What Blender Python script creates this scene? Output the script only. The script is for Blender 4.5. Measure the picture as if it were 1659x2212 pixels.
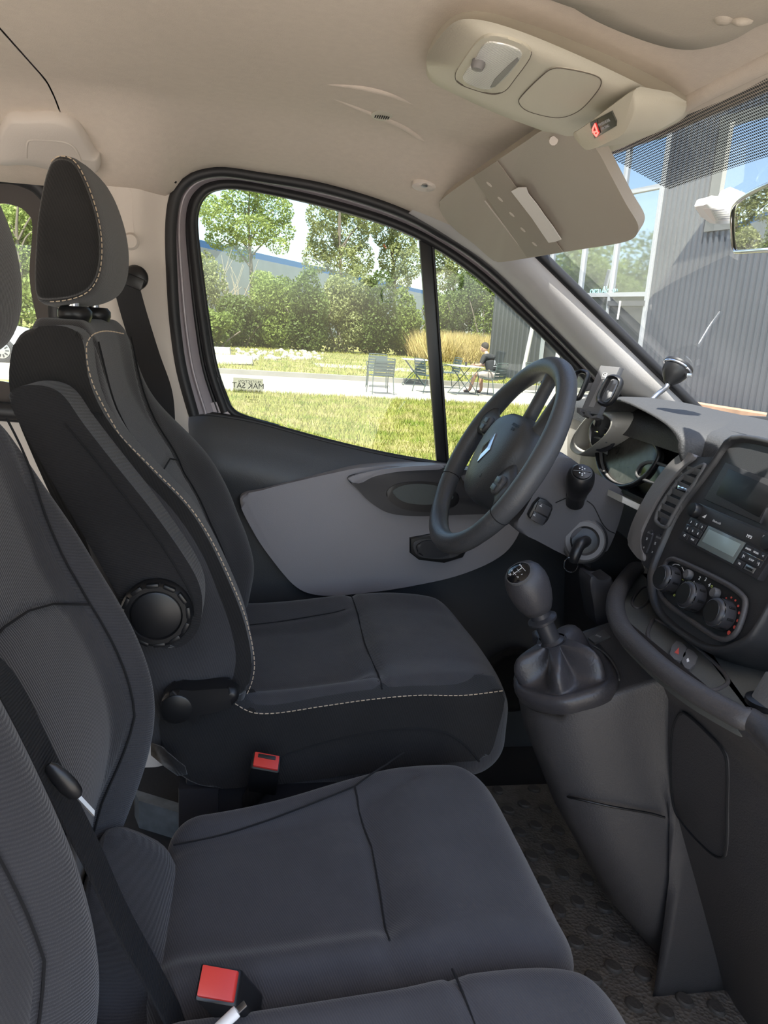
import bpy, bmesh, math, random
import numpy as np
from mathutils import Vector, Matrix
for o in list(bpy.data.objects): bpy.data.objects.remove(o, do_unlink=True)
SC = bpy.context.scene; COL = SC.collection
random.seed(7); RNG = np.random.default_rng(7)
# ---------------------------------------------------------------- camera
F = 1661.0; CX, CY = 829.5, 1106.0
CAM = Vector((0, -.86, 1.08)); PITCH, YAW, ROLL = map(math.radians, (13.6, 10.0, -3.8))
fw = Vector((math.sin(YAW)*math.cos(PITCH), math.cos(YAW)*math.cos(PITCH), -math.sin(PITCH)))
r0 = Vector((math.cos(YAW), -math.sin(YAW), 0)); u0 = r0.cross(fw)
RT = r0*math.cos(ROLL) - u0*math.sin(ROLL); UP = u0*math.cos(ROLL) + r0*math.sin(ROLL)
cd = bpy.data.cameras.new('camera'); cam = bpy.data.objects.new('camera', cd); COL.objects.link(cam)
cd.sensor_fit = 'VERTICAL'; cd.sensor_height = 24; cd.lens = 24*F/2212; cd.clip_start = .02; cd.clip_end = 500
cam.matrix_world = Matrix(((RT.x, UP.x, -fw.x, CAM.x), (RT.y, UP.y, -fw.y, CAM.y), (RT.z, UP.z, -fw.z, CAM.z), (0, 0, 0, 1)))
SC.camera = cam
# ---------------------------------------------------------------- sky, sun, exposure
SC.view_settings.view_transform = 'Standard'; SC.view_settings.look = 'None'
SC.view_settings.gamma = 1; SC.view_settings.use_curve_mapping = False
SC.view_settings.exposure = 2.36
W = bpy.data.worlds.new('sky'); SC.world = W; W.use_nodes = True
wn, wl = W.node_tree.nodes, W.node_tree.links
bg = wn['Background']; sky = wn.new('ShaderNodeTexSky'); sky.sky_type = 'NISHITA'; sky.sun_disc = False
sky.sun_elevation = math.radians(64); sky.sun_rotation = math.radians(176); sky.air_density = 1.0; sky.dust_density = 1.4; sky.ozone_density = 1.0
tc = wn.new('ShaderNodeTexCoord'); mp = wn.new('ShaderNodeMapping'); mp.inputs['Scale'].default_value = (1, 1, 2.6)
nz = wn.new('ShaderNodeTexNoise'); nz.inputs['Scale'].default_value = 2.6; nz.inputs['Detail'].default_value = 6; nz.inputs['Roughness'].default_value = .55
cr = wn.new('ShaderNodeValToRGB'); cr.color_ramp.elements[0].position = .60; cr.color_ramp.elements[1].position = .80
mx = wn.new('ShaderNodeMix'); mx.data_type = 'RGBA'; mx.inputs[7].default_value = (7.5, 7.4, 7.3, 1)
wl.new(tc.outputs['Generated'], mp.inputs['Vector']); wl.new(mp.outputs[0], nz.inputs['Vector']); wl.new(nz.outputs[0], cr.inputs[0])
wl.new(cr.outputs[0], mx.inputs[0]); wl.new(sky.outputs[0], mx.inputs[6]); wl.new(mx.outputs[2], bg.inputs[0])
bg.inputs[1].default_value = 0.092
SUN = Vector((-.20, -.43, .88)).normalized()
sd = bpy.data.lights.new('sun', 'SUN'); sd.energy = 3.1; sd.angle = math.radians(.6); sd.color = (1, .95, .88)
so = bpy.data.objects.new('sun', sd); COL.objects.link(so); so.rotation_euler = SUN.to_track_quat('Z', 'Y').to_euler()
# ---------------------------------------------------------------- helpers
def ray(x, y): return fw + RT*((x-CX)/F) - UP*((y-CY)/F)
def P(x, y, ax, v):
    d = ray(x, y); i = 'XYZ'.index(ax); return CAM + d*((v-CAM[i])/d[i])
def PP(x, y, p0, n):
    d = ray(x, y); return CAM + d*((Vector(p0)-CAM).dot(n)/d.dot(n))
def V(*a): return Vector(a)
def lerp(a, b, t): return a+(b-a)*t
def sst(a, b, x):
    t = min(1, max(0, (x-a)/(b-a))); return t*t*(3-2*t)
def interp(x, tab):
    if x <= tab[0][0]: return tab[0][1]
    for (a, b), (c, d) in zip(tab, tab[1:]):
        if x <= c: return b+(d-b)*(x-a)/(c-a)
    return tab[-1][1]
def sinterp(x, tab):   # smooth (monotone-ish catmull) interpolation
    n = len(tab)
    if x <= tab[0][0]: return tab[0][1]
    if x >= tab[-1][0]: return tab[-1][1]
    for i in range(n-1):
        if x <= tab[i+1][0]: break
    x0, y0 = tab[i]; x1, y1 = tab[i+1]
    m = lambda j: ((tab[min(n-1, j+1)][1]-tab[max(0, j-1)][1])/(tab[min(n-1, j+1)][0]-tab[max(0, j-1)][0]))
    h = x1-x0; t = (x-x0)/h
    return (2*t**3-3*t*t+1)*y0+(t**3-2*t*t+t)*h*m(i)+(-2*t**3+3*t*t)*y1+(t**3-t*t)*h*m(i+1)
def cr_path(pts, n=8, closed=False):
    pts = [Vector(p) for p in pts]; k = len(pts); out = []
    rng = range(k if closed else k-1)
    for i in rng:
        g = (lambda j: pts[j % k]) if closed else (lambda j: pts[min(max(j, 0), k-1)])
        a, b, c, d = g(i-1), g(i), g(i+1), g(i+2)
        for s in range(n):
            t = s/n
            out.append(.5*((2*b)+(c-a)*t+(2*a-5*b+4*c-d)*t*t+(3*b-a-3*c+d)*t**3))
    if not closed: out.append(pts[-1].copy())
    return out
def link(o, parent=None):
    COL.objects.link(o)
    if parent is not None:
        o.parent = parent
        if parent.type == 'EMPTY' and not parent.get('_local'): o.location = -parent.location
    return o
def M(name, verts, faces, mat, parent=None, smooth=True, sub=0, sharp=None):
    me = bpy.data.meshes.new(name); me.from_pydata([tuple(v) for v in verts], [], [tuple(f) for f in faces]); me.update()
    o = bpy.data.objects.new(name, me); me.materials.append(mat)
    if smooth:
        me.polygons.foreach_set('use_smooth', [True]*len(me.polygons))
        if sharp: me.set_sharp_from_angle(angle=math.radians(sharp))
    if sub:
        m = o.modifiers.new('sub', 'SUBSURF'); m.levels = m.render_levels = sub
    return link(o, parent)
def BM(name, bm, mat, parent=None, smooth=True, sharp=35):
    bmesh.ops.recalc_face_normals(bm, faces=bm.faces[:])
    me = bpy.data.meshes.new(name); bm.to_mesh(me); bm.free(); me.materials.append(mat)
    if smooth:
        me.polygons.foreach_set('use_smooth', [True]*len(me.polygons)); me.set_sharp_from_angle(angle=math.radians(sharp))
    return link(bpy.data.objects.new(name, me), parent)
def fixn(o):
    bm = bmesh.new(); bm.from_mesh(o.data); bmesh.ops.recalc_face_normals(bm, faces=bm.faces[:]); bm.to_mesh(o.data); bm.free(); return o
def tag(o, label=None, cat=None, group=None, kind=None):
    for k, v in (('label', label), ('category', cat), ('group', group), ('kind', kind)):
        if v: o[k] = v
    return o
def thing(name, label, cat, loc=(0, 0, 0), group=None, rz=0, local=False, kind=None):
    o = bpy.data.objects.new(name, None); COL.objects.link(o); o.location = loc; o.rotation_euler = (0, 0, rz); o.empty_display_size = .05
    if local: o['_local'] = 1
    return tag(o, label, cat, group, kind)
def dup(root, loc, rz, label):
    def cp(o, par):
        c = o.copy(); COL.objects.link(c); c.parent = par
        for k in list(o.children): cp(k, c)
        return c
    c = cp(root, None); c.location = loc; c.rotation_euler = (0, 0, rz); c['label'] = label; return c
def prism_bm(bm, poly, off, bevel=0, seg=2):
    """closed solid: polygon (coplanar 3D pts) extruded by vector off"""
    poly = [Vector(p) for p in poly]; off = Vector(off)
    a = [bm.verts.new(p) for p in poly]; b = [bm.verts.new(p+off) for p in poly]; n = len(a)
    fs = [bm.faces.new(a), bm.faces.new(b[::-1])]
    for i in range(n): fs.append(bm.faces.new((a[i], a[(i+1) % n], b[(i+1) % n], b[i])))
    if bevel:
        es = [e for f in fs[:2] for e in f.edges]
        bmesh.ops.bevel(bm, geom=es, offset=bevel, segments=seg, profile=.6, affect='EDGES', clamp_overlap=True)
    return bm
def prism(name, poly, off, mat, parent=None, bevel=0, seg=2, sharp=35):
    return BM(name, prism_bm(bmesh.new(), poly, off, bevel, seg), mat, parent, True, sharp)
def box_bm(bm, c, size, R=None, bevel=0, seg=2):
    t = bmesh.new(); bmesh.ops.create_cube(t, size=1)
    for v in t.verts: v.co = Vector((v.co.x*size[0], v.co.y*size[1], v.co.z*size[2]))
    if bevel: bmesh.ops.bevel(t, geom=t.edges[:], offset=bevel, segments=seg, profile=.6, affect='EDGES', clamp_overlap=True)
    mw = Matrix.Translation(Vector(c)) @ (R.to_4x4() if R else Matrix.Identity(4))
    t.transform(mw); me = bpy.data.meshes.new('t'); t.to_mesh(me); t.free(); bm.from_mesh(me); bpy.data.meshes.remove(me); return bm
def box(name, c, size, mat, parent=None, R=None, bevel=0, seg=2):
    return BM(name, box_bm(bmesh.new(), c, size, R, bevel, seg), mat, parent)
def tube_data(pts, r, n=8, closed=False, ell=None, up=None):
    pts = [Vector(p) for p in pts]; k = len(pts); vs = []; fs = []
    rr = r if isinstance(r, (list, tuple)) else [r]*k
    T = []
    for i in range(k):
        a = pts[(i-1) % k] if closed else pts[max(0, i-1)]; b = pts[(i+1) % k] if closed else pts[min(k-1, i+1)]
        T.append((b-a).normalized())
    if up is None:
        ref = Vector((0, 0, 1)) if abs(T[0].z) < .9 else Vector((1, 0, 0)); N = (ref-T[0]*ref.dot(T[0])).normalized()
    for i in range(k):
        if up is not None: N = (Vector(up)-T[i]*Vector(up).dot(T[i])).normalized()
        else: N = (N-T[i]*N.dot(T[i])).normalized()
        B = T[i].cross(N)
        for j in range(n):
            a = 2*math.pi*j/n; ca, sa = math.cos(a), math.sin(a)
            if ell: ca *= ell
            vs.append(pts[i]+(N*ca+B*sa)*rr[i])
    for i in range(k if closed else k-1):
        for j in range(n):
            a, b = i*n, ((i+1) % k)*n; fs.append((a+j, a+(j+1) % n, b+(j+1) % n, b+j))
    if not closed:
        fs.append(tuple(range(n))[::-1]); fs.append(tuple(range((k-1)*n, k*n)))
    return vs, fs
def tube(name, pts, r, mat, parent=None, n=8, closed=False, ell=None, up=None):
    v, f = tube_data(pts, r, n, closed, ell, up); return M(name, v, f, mat, parent, True, 0, 50)
def multi(name, parts, mat, parent=None, sharp=40):
    vs, fs = [], []
    for v, f in parts:
        o = len(vs); vs += list(v); fs += [tuple(i+o for i in q) for q in f]
    return M(name, vs, fs, mat, parent, True, 0, sharp)
def axes(n, up=(0, 0, 1)):
    n = Vector(n).normalized(); u = Vector(up); 
    if abs(n.dot(u.normalized())) > .98: u = Vector((1, 0, 0))
    x = u.cross(n).normalized(); y = n.cross(x); return x, y, n
def lathe_data(prof, o, n, seg=32, up=(0, 0, 1), sx=1, sy=1):
    x, y, z = axes(n, up); o = Vector(o); vs, fs = [], []
    for r, h in prof:
        for j in range(seg):
            a = 2*math.pi*j/seg; vs.append(o+x*(r*math.cos(a)*sx)+y*(r*math.sin(a)*sy)+z*h)
    k = len(prof)
    for i in range(k-1):
        for j in range(seg): fs.append((i*seg+j, i*seg+(j+1) % seg, (i+1)*seg+(j+1) % seg, (i+1)*seg+j))
    fs.append(tuple(range(seg))[::-1]); fs.append(tuple(range((k-1)*seg, k*seg)))
    return vs, fs
def lathe(name, prof, o, n, mat, parent=None, seg=32, up=(0, 0, 1), sx=1, sy=1, sharp=40):
    v, f = lathe_data(prof, o, n, seg, up, sx, sy); return M(name, v, f, mat, parent, True, 0, sharp)
def loft(name, rings, mat, parent=None, cap=True, closed=True, sub=0, sharp=None):
    n = len(rings[0]); vs = [p for r in rings for p in r]; fs = []
    for i in range(len(rings)-1):
        for j in range(n if closed else n-1):
            fs.append((i*n+j, i*n+(j+1) % n, (i+1)*n+(j+1) % n, (i+1)*n+j))
    if cap and closed: fs.append(tuple(range(n))[::-1]); fs.append(tuple(range((len(rings)-1)*n, len(rings)*n)))
    return fixn(M(name, vs, fs, mat, parent, True, sub, sharp))
def grid(name, fn, nu, nv, mat, parent=None, thick=None, sharp=None):
    vs = [fn(i/nu, j/nv) for i in range(nu+1) for j in range(nv+1)]; fs = []
    for i in range(nu):
        for j in range(nv): a = i*(nv+1)+j; fs.append((a, a+1, a+nv+2, a+nv+1))
    o = M(name, vs, fs, mat, parent, True, 0, sharp)
    if thick:
        m = o.modifiers.new('solid', 'SOLIDIFY'); m.thickness = thick; m.offset = 0
    return o
def roundbox(hx, hy, hz, r, step):
    """rounded box surface grid -> (points Nx3 array, faces)"""
    idx, pts, fs = {}, [], []
    n = [max(4, int(2*h/step)) for h in (hx, hy, hz)]; h = (hx, hy, hz)
    def cs(k):
        m = n[k]; return [math.sin(math.pi/2*(2*i/m-1))*.35+(2*i/m-1)*.65 for i in range(m+1)]
    co = [[c*h[k] for c in cs(k)] for k in range(3)]
    def vid(q):
        key = tuple(round(c, 6) for c in q)
        if key not in idx:
            inn = [max(-(h[k]-r), min(h[k]-r, q[k])) for k in range(3)]
            d = Vector([q[k]-inn[k] for k in range(3)])
            if d.length > 1e-9: d = d.normalized()*r
            idx[key] = len(pts); pts.append((inn[0]+d.x, inn[1]+d.y, inn[2]+d.z))
        return idx[key]
    for k in range(3):
        a, b = (k+1) % 3, (k+2) % 3
        for s in (-1, 1):
            for i in range(n[a]):
                for j in range(n[b]):
                    q = []
                    for (ii, jj) in ((i, j), (i+1, j), (i+1, j+1), (i, j+1)):
                        p = [0, 0, 0]; p[k] = s*h[k]; p[a] = co[a][ii]; p[b] = co[b][jj]; q.append(vid(p))
                    if s < 0: q.reverse()
                    if len(set(q)) >= 3: fs.append(tuple(dict.fromkeys(q)))
    return pts, fs
def cushion(name, h, r, step, fn, mat, parent=None):
    pts, fs = roundbox(*h, r, step); return M(name, [fn(*p) for p in pts], fs, mat, parent, True, 0, None)
def seg_d(px, py, line):
    d = 9e9
    for (ax, ay), (bx, by) in zip(line, line[1:]):
        vx, vy = bx-ax, by-ay; L = vx*vx+vy*vy; t = max(0, min(1, ((px-ax)*vx+(py-ay)*vy)/L)) if L else 0
        d = min(d, math.hypot(px-ax-t*vx, py-ay-t*vy))
    return d
def text(name, s, size, o, n, right, mat, parent=None, depth=.0004, align='CENTER', flip=False):
    c = bpy.data.curves.new(name, 'FONT'); c.body = s; c.size = size; c.extrude = depth; c.align_x = align; c.align_y = 'CENTER'; c.resolution_u = 3
    t = bpy.data.objects.new(name, c); COL.objects.link(t); dg = bpy.context.evaluated_depsgraph_get()
    me = bpy.data.meshes.new_from_object(t.evaluated_get(dg)); bpy.data.objects.remove(t, do_unlink=True)
    n = Vector(n).normalized(); x = Vector(right); x = (x-n*x.dot(n)).normalized(); y = n.cross(x)
    if flip: x = -x
    me.transform(Matrix(((x.x, y.x, n.x, o[0]), (x.y, y.y, n.y, o[1]), (x.z, y.z, n.z, o[2]), (0, 0, 0, 1))))
    me.materials.clear(); me.materials.append(mat); me.name = name
    return link(bpy.data.objects.new(name, me), parent)
def stitches(name, pts, mat, parent, dash=.0065, gap=.0035, r=.0008, lift=None):
    """dashes of thread along a path"""
    pts = [Vector(p) for p in pts]; parts = []; acc = 0; on = True; cur = [pts[0]]; lim = dash
    for a, b in zip(pts, pts[1:]):
        L = (b-a).length; d = 0
        while acc+(L-d) >= lim:
            d += lim-acc; q = a+(b-a)*(d/L); acc = 0
            if on: cur.append(q); parts.append(tube_data([cur[0], cur[-1]], r, 5)) ; cur = []
            else: cur = [q]
            on = not on; lim = dash if on else gap
        acc += L-d
    return tag(multi(name, parts, mat, parent), kind='stuff')
# ---------------------------------------------------------------- materials
def mat(name, col, rough=.6, bump=0, bscale=200, metal=0, spec=.5, var=0, vscale=20, coat=0, kind='noise', sheen=0, stretch=None, trans=0, emit=None):
    m = bpy.data.materials.new(name); m.use_nodes = True; nt = m.node_tree; N, L = nt.nodes, nt.links; b = N['Principled BSDF']
    b.inputs['Base Color'].default_value = (*col, 1); b.inputs['Roughness'].default_value = rough; b.inputs['Metallic'].default_value = metal
    b.inputs['Specular IOR Level'].default_value = spec; b.inputs['Coat Weight'].default_value = coat
    if sheen: b.inputs['Sheen Weight'].default_value = sheen; b.inputs['Sheen Roughness'].default_value = .5
    if trans: b.inputs['Transmission Weight'].default_value = trans
    if emit: b.inputs['Emission Color'].default_value = (*emit[0], 1); b.inputs['Emission Strength'].default_value = emit[1]
    if bump or var:
        tc = N.new('ShaderNodeTexCoord'); vec = tc.outputs['Object']
        if stretch:
            mp = N.new('ShaderNodeMapping'); mp.inputs['Scale'].default_value = stretch; L.new(vec, mp.inputs[0]); vec = mp.outputs[0]
    if bump:
        if kind == 'noise': t = N.new('ShaderNodeTexNoise'); t.inputs['Detail'].default_value = 3
        elif kind == 'vor': t = N.new('ShaderNodeTexVoronoi')
        else: t = N.new('ShaderNodeTexWave'); t.bands_direction = kind; t.inputs['Distortion'].default_value = .6; t.inputs['Detail'].default_value = 1
        t.inputs['Scale'].default_value = bscale; L.new(vec, t.inputs['Vector'])
        bp = N.new('ShaderNodeBump'); bp.inputs['Strength'].default_value = bump; bp.inputs['Distance'].default_value = .002
        L.new(t.outputs[0], bp.inputs['Height']); L.new(bp.outputs[0], b.inputs['Normal'])
    if var:
        t = N.new('ShaderNodeTexNoise'); t.inputs['Scale'].default_value = vscale; t.inputs['Detail'].default_value = 4; L.new(vec, t.inputs['Vector'])
        r = N.new('ShaderNodeMapRange'); r.inputs[1].default_value = .3; r.inputs[2].default_value = .7; r.inputs[3].default_value = 1-var; r.inputs[4].default_value = 1+var
        L.new(t.outputs[0], r.inputs[0]); h = N.new('ShaderNodeHueSaturation'); h.inputs['Color'].default_value = (*col, 1); L.new(r.outputs[0], h.inputs['Value']); L.new(h.outputs[0], b.inputs['Base Color'])
    return m
def glass(name, tint=(.9, .93, .92), refl=1.0, rough=0.0, ior=1.45, dust_or_haze=0):
    m = bpy.data.materials.new(name); m.use_nodes = True; nt = m.node_tree; N, L = nt.nodes, nt.links; N.remove(N['Principled BSDF'])
    t = N.new('ShaderNodeBsdfTransparent'); t.inputs[0].default_value = (*tint, 1); g = N.new('ShaderNodeBsdfGlossy'); g.inputs['Roughness'].default_value = rough
    g.inputs['Color'].default_value = (refl, refl, refl, 1)
    f = N.new('ShaderNodeFresnel'); f.inputs[0].default_value = ior; x = N.new('ShaderNodeMixShader')
    L.new(f.outputs[0], x.inputs[0]); L.new(t.outputs[0], x.inputs[1]); L.new(g.outputs[0], x.inputs[2]); out = x.outputs[0]
    if dust_or_haze:      # thin milky film standing in for reflected haze in the pane
        d = N.new('ShaderNodeBsdfDiffuse'); d.inputs[0].default_value = (.75,.76,.72,1); tr_ = N.new('ShaderNodeBsdfTranslucent'); tr_.inputs[0].default_value = (.75,.76,.72,1); a = N.new('ShaderNodeMixShader'); a.inputs[0].default_value = .5; L.new(d.outputs[0], a.inputs[1]); L.new(tr_.outputs[0], a.inputs[2])
        tc = N.new('ShaderNodeTexCoord'); n = N.new('ShaderNodeTexNoise'); n.inputs['Scale'].default_value = 5; n.inputs['Detail'].default_value = 8; L.new(tc.outputs['Object'], n.inputs['Vector']); r = N.new('ShaderNodeMapRange'); r.inputs[1].default_value = .3; r.inputs[2].default_value = .75; r.inputs[3].default_value = dust_or_haze*.4; r.inputs[4].default_value = dust_or_haze*1.6; L.new(n.outputs[0], r.inputs[0])
        y = N.new('ShaderNodeMixShader'); L.new(r.outputs[0], y.inputs[0]); L.new(out, y.inputs[1]); L.new(a.outputs[0], y.inputs[2]); out = y.outputs[0]
    L.new(out, N['Material Output'].inputs[0]); return m
def fabric(name, col, rib=(1, 0, 0), scale=260, strength=.25, dust_or_haze=0):
    m = bpy.data.materials.new(name); m.use_nodes = True; nt = m.node_tree; N, L = nt.nodes, nt.links; b = N['Principled BSDF']
    b.inputs['Roughness'].default_value = .92; b.inputs['Specular IOR Level'].default_value = .15; b.inputs['Sheen Weight'].default_value = .25; b.inputs['Sheen Roughness'].default_value = .45
    tc = N.new('ShaderNodeTexCoord'); mp = N.new('ShaderNodeMapping'); mp.inputs['Scale'].default_value = rib; L.new(tc.outputs['Object'], mp.inputs[0])
    w = N.new('ShaderNodeTexWave'); w.bands_direction = 'DIAGONAL'; w.inputs['Scale'].default_value = scale; w.inputs['Distortion'].default_value = .4; L.new(mp.outputs[0], w.inputs['Vector'])
    n = N.new('ShaderNodeTexNoise'); n.inputs['Scale'].default_value = 900; L.new(tc.outputs['Object'], n.inputs['Vector'])
    ad = N.new('ShaderNodeMath'); ad.operation = 'ADD'; L.new(w.outputs[1], ad.inputs[0]); L.new(n.outputs[0], ad.inputs[1])
    bp = N.new('ShaderNodeBump'); bp.inputs['Strength'].default_value = strength; bp.inputs['Distance'].default_value = .0015; L.new(ad.outputs[0], bp.inputs['Height']); L.new(bp.outputs[0], b.inputs['Normal'])
    n2 = N.new('ShaderNodeTexNoise'); n2.inputs['Scale'].default_value = 9; n2.inputs['Detail'].default_value = 6; L.new(tc.outputs['Object'], n2.inputs['Vector'])
    r = N.new('ShaderNodeMapRange'); r.inputs[1].default_value = .3; r.inputs[2].default_value = .75; r.inputs[3].default_value = .85; r.inputs[4].default_value = 1.2; L.new(n2.outputs[0], r.inputs[0])
    ml = N.new('ShaderNodeMath'); ml.operation = 'MULTIPLY_ADD'; L.new(w.outputs[1], ml.inputs[0]); ml.inputs[1].default_value = .16; L.new(r.outputs[0], ml.inputs[2])
    h = N.new('ShaderNodeHueSaturation'); h.inputs['Color'].default_value = (*col, 1); L.new(ml.outputs[0], h.inputs['Value']); out = h.outputs[0]
    if dust_or_haze:
        d = N.new('ShaderNodeTexNoise'); d.inputs['Scale'].default_value = 5; d.inputs['Detail'].default_value = 9; d.inputs['Roughness'].default_value = .7; L.new(tc.outputs['Object'], d.inputs['Vector'])
        rp = N.new('ShaderNodeMapRange'); rp.inputs[1].default_value = .55; rp.inputs[2].default_value = .8; rp.inputs[3].default_value = 0; rp.inputs[4].default_value = dust_or_haze; L.new(d.outputs[0], rp.inputs[0])
        mx = N.new('ShaderNodeMix'); mx.data_type = 'RGBA'; L.new(rp.outputs[0], mx.inputs[0]); L.new(out, mx.inputs[6]); mx.inputs[7].default_value = (.2, .19, .18, 1); out = mx.outputs[2]
    L.new(out, b.inputs['Base Color']); return m
HEADL = mat('headliner', (.63, .55, .47), .95, .2, 700, var=.025, vscale=90, spec=.1)
BEIGE = mat('beige_plastic', (.50, .46, .37), .55, .12, 500)
BEIGE2 = mat('pale_trim_plastic', (.62, .56, .50), .6, .1, 450)
VISOR = mat('visor_vinyl', (.40, .35, .29), .7, .15, 600)
GREYTRIM = mat('grey_pillar_plastic', (.50, .48, .47), .5, .12, 500)
DOORGREY = mat('door_grey_plastic', (.29, .275, .285), .5, .12, 600)
DOORDARK = mat('door_dark_plastic', (.055, .058, .062), .42, .2, 500)
DARK = mat('dark_plastic', (.066, .062, .063), .48, .3, 420)
DARK2 = mat('smooth_dark_plastic', (.032, .032, .036), .4, .05, 500)
DARKGREY = mat('dash_grey_plastic', (.10, .098, .098), .55, .3, 420)
WARMGREY = mat('warm_grey_plastic', (.17, .16, .155), .5, .15, 500)
SUNGREY = mat('sunlit_dash_plastic', (.42, .405, .37), .5, .2, 450)  # grey dash plastic lightened, its sunlit cream tone put into the colour
BLACK = mat('black_plastic', (.012, .012, .013), .35)
GLOSSBLACK = mat('gloss_black', (.008, .008, .009), .12)
RUBBER = mat('rubber_seal', (.016, .016, .018), .5)
PAINT = mat('grey_door_paint', (.40, .36, .385), .35, coat=.4, metal=.2)
CHROME = mat('chrome', (.8, .8, .82), .12, metal=1)
STEEL = mat('steel', (.55, .55, .56), .3, metal=1)
RED = mat('red_plastic', (.62, .045, .035), .35)
WHITE = mat('white_plastic', (.82, .81, .78), .4)
WHITEPRINT = mat('white_print', (.75, .75, .75), .6)
DIMPRINT = mat('grey_print', (.35, .35, .35), .6)
THREAD = mat('beige_thread', (.55, .44, .32), .8)
SEAMDK = mat('dark_seam', (.008, .008, .009), .9)
FAB = fabric('charcoal_fabric', (.046, .0455, .048), (1, 1, .4), 150, .3)
FABRIB = fabric('ribbed_charcoal_fabric', (.052, .0515, .055), (.25, .1, 1), 190, .5)
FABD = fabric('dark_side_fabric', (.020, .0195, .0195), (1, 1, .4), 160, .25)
FABSEAT = fabric('worn_charcoal_fabric', (.060, .0595, .064), (1, .4, .3), 230, .3, dust_or_haze=.22)
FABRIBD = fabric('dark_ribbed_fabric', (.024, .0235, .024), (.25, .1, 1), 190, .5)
BELT = mat('belt_webbing', (.014, .014, .016), .7, .4, 300, kind='X')
PAPER = mat('paper', (.8, .76, .72), .8, .3, 40)
# ================================================================ shell of the cab
Gpx = [(500,888),(468,800),(450,700),(436,600),(424,500),(426,455),(440,425),(465,409),(510,405),(590,418),(715,448),(850,490),(950,540),(1040,605),(1140,695),(1220,775),(1300,862)]
Opx = [(412,898),(386,800),(372,700),(366,600),(364,500),(372,430),(392,395),(425,375),(480,367),(560,378),(700,402),(850,448),(960,503),(1060,572),(1170,680),(1260,770),(1345,858)]
Gc = cr_path([P(x,y,'Y',.82) for x,y in Gpx], 5); Oc = cr_path([P(x,y,'Y',.765) for x,y in Opx], 5)
def mixc(f, dy=0): return [a.lerp(b, f)+V(0,dy,0) for a, b in zip(Oc, Gc)]
edge = [(p.x, p.z) for p in Oc[25:]]; edge = sorted(edge)
# --- ceiling
def zmid(x): return sinterp(x, [(-2,1.40),(-.3,1.405),(.0,1.402),(.2,1.395),(.4,1.374),(.5,1.352),(.56,1.335)])
def zedge(x):
    if x < edge[0][0]: return edge[0][1]+.004
    return interp(x, edge)+.004
def ceil_z(x, y):
    e = min(zedge(x), zmid(x)-.02); ay = abs(y); t = sst(.46, .77, ay)**1.15
    return zmid(x)+(e-zmid(x))*t
def ceil_front(u, v):
    y = lerp(-.80, .765, v); xf = .525-.05*(y/.7)**2; x = lerp(-.320, xf, u); return V(x, y, ceil_z(x, y))
ceiling = tag(grid('ceiling', ceil_front, 50, 70, HEADL), 'warm grey felt headliner over the front seats', kind='structure')
def hb(u, v): p = ceil_front(u, v); return p
def ceil_rear(u, v):
    y = lerp(-.80, .765, v); x = lerp(-1.95, -.322, u); return V(x, y, ceil_z(x, y)-.001)
tag(grid('rear_headliner', ceil_rear, 20, 40, HEADL, ceiling), 'rear half of the headliner behind the seam')
M('headliner_seam', [V(-.325,y,ceil_z(-.35,y)+.005) for y in np.linspace(-.8,.765,40)]+[V(-.316,y,ceil_z(-.345,y)+.005) for y in np.linspace(-.8,.765,40)],
  [(i,i+1,41+i,40+i) for i in range(39)], SEAMDK, ceiling)
# outer roof skin so that no sky light comes through
grid('roof_skin', lambda u,v: V(lerp(-1.95,.54,u), lerp(-.82,.80,v), ceil_z(lerp(-1.95,.50,u), lerp(-.80,.765,v))+.05), 20, 30, PAINT, ceiling)
def ridge(name, pxs):
    pts = []
    for x,y in pxs:
        q = P(x,y,'Z',1.39)
        for _ in range(6): q = P(x,y,'Z',ceil_z(q.x,q.y))
        pts.append(q+V(0,0,.002))
    pts = cr_path(pts, 6); k = len(pts); tube(name, pts, [.002+.005*math.sin(math.pi*i/(k-1)) for i in range(k)], HEADL, ceiling, 8)
ridge('headliner_crease', [(705,183),(780,188),(840,203),(895,228)]); ridge('headliner_crease', [(718,213),(790,240),(860,268),(910,300),(955,320)])
# --- microphone grille in the headliner
q = P(825,247,'Z',1.39)
for _ in range(6): q = P(825,247,'Z',ceil_z(q.x,q.y))
mic = thing('microphone_grille', 'small oval slotted microphone grille in the headliner', 'grille', q)
lathe('grille_plate', [(.0165,.003),(.0165,-.002),(.013,-.0035),(.001,-.004)], q, (0,.12,1), BEIGE, mic, 24, sx=1.25)
for i in range(7): box('grille_slot', q+V(-.010+.0034*i,0,-.0042), (.0016,.018-.0012*abs(i-3)**1.5,.0012), SEAMDK, mic)
# --- floor
tag(grid('floor', lambda u,v: V(lerp(-1.95,1.1,u), lerp(-.82,.80,v), .085), 4, 4, mat('floor_carpet', (.02,.02,.021), .95, .4, 120)), 'dark carpeted cab floor', kind='structure')
# --- door shell (driver door)
door = thing('door_1', 'closed driver door with dark upper panel and grey insert', None, V(.3,.78,.1), kind='structure')
sill = cr_path([P(x,y,'Y',.815) for x,y in [(470,896),(500,890),(560,912),(700,951),(830,981),(945,1001),(1040,1016),(1150,1035),(1290,1050)]], 5)
right = [P(1300,880,'Y',.82), P(1296,960,'Y',.82)]
gl = Gc+[P(1300,930,'Y',.82), P(1292,1052,'Y',.82)]+[V(p.x,.82,p.z-.01) for p in sill[::-1]]
SIDEGLASS = glass('side_glass', (.86,.90,.87), 1.0)
prism('window_glass', gl, (0,.004,0), SIDEGLASS, door)
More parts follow.
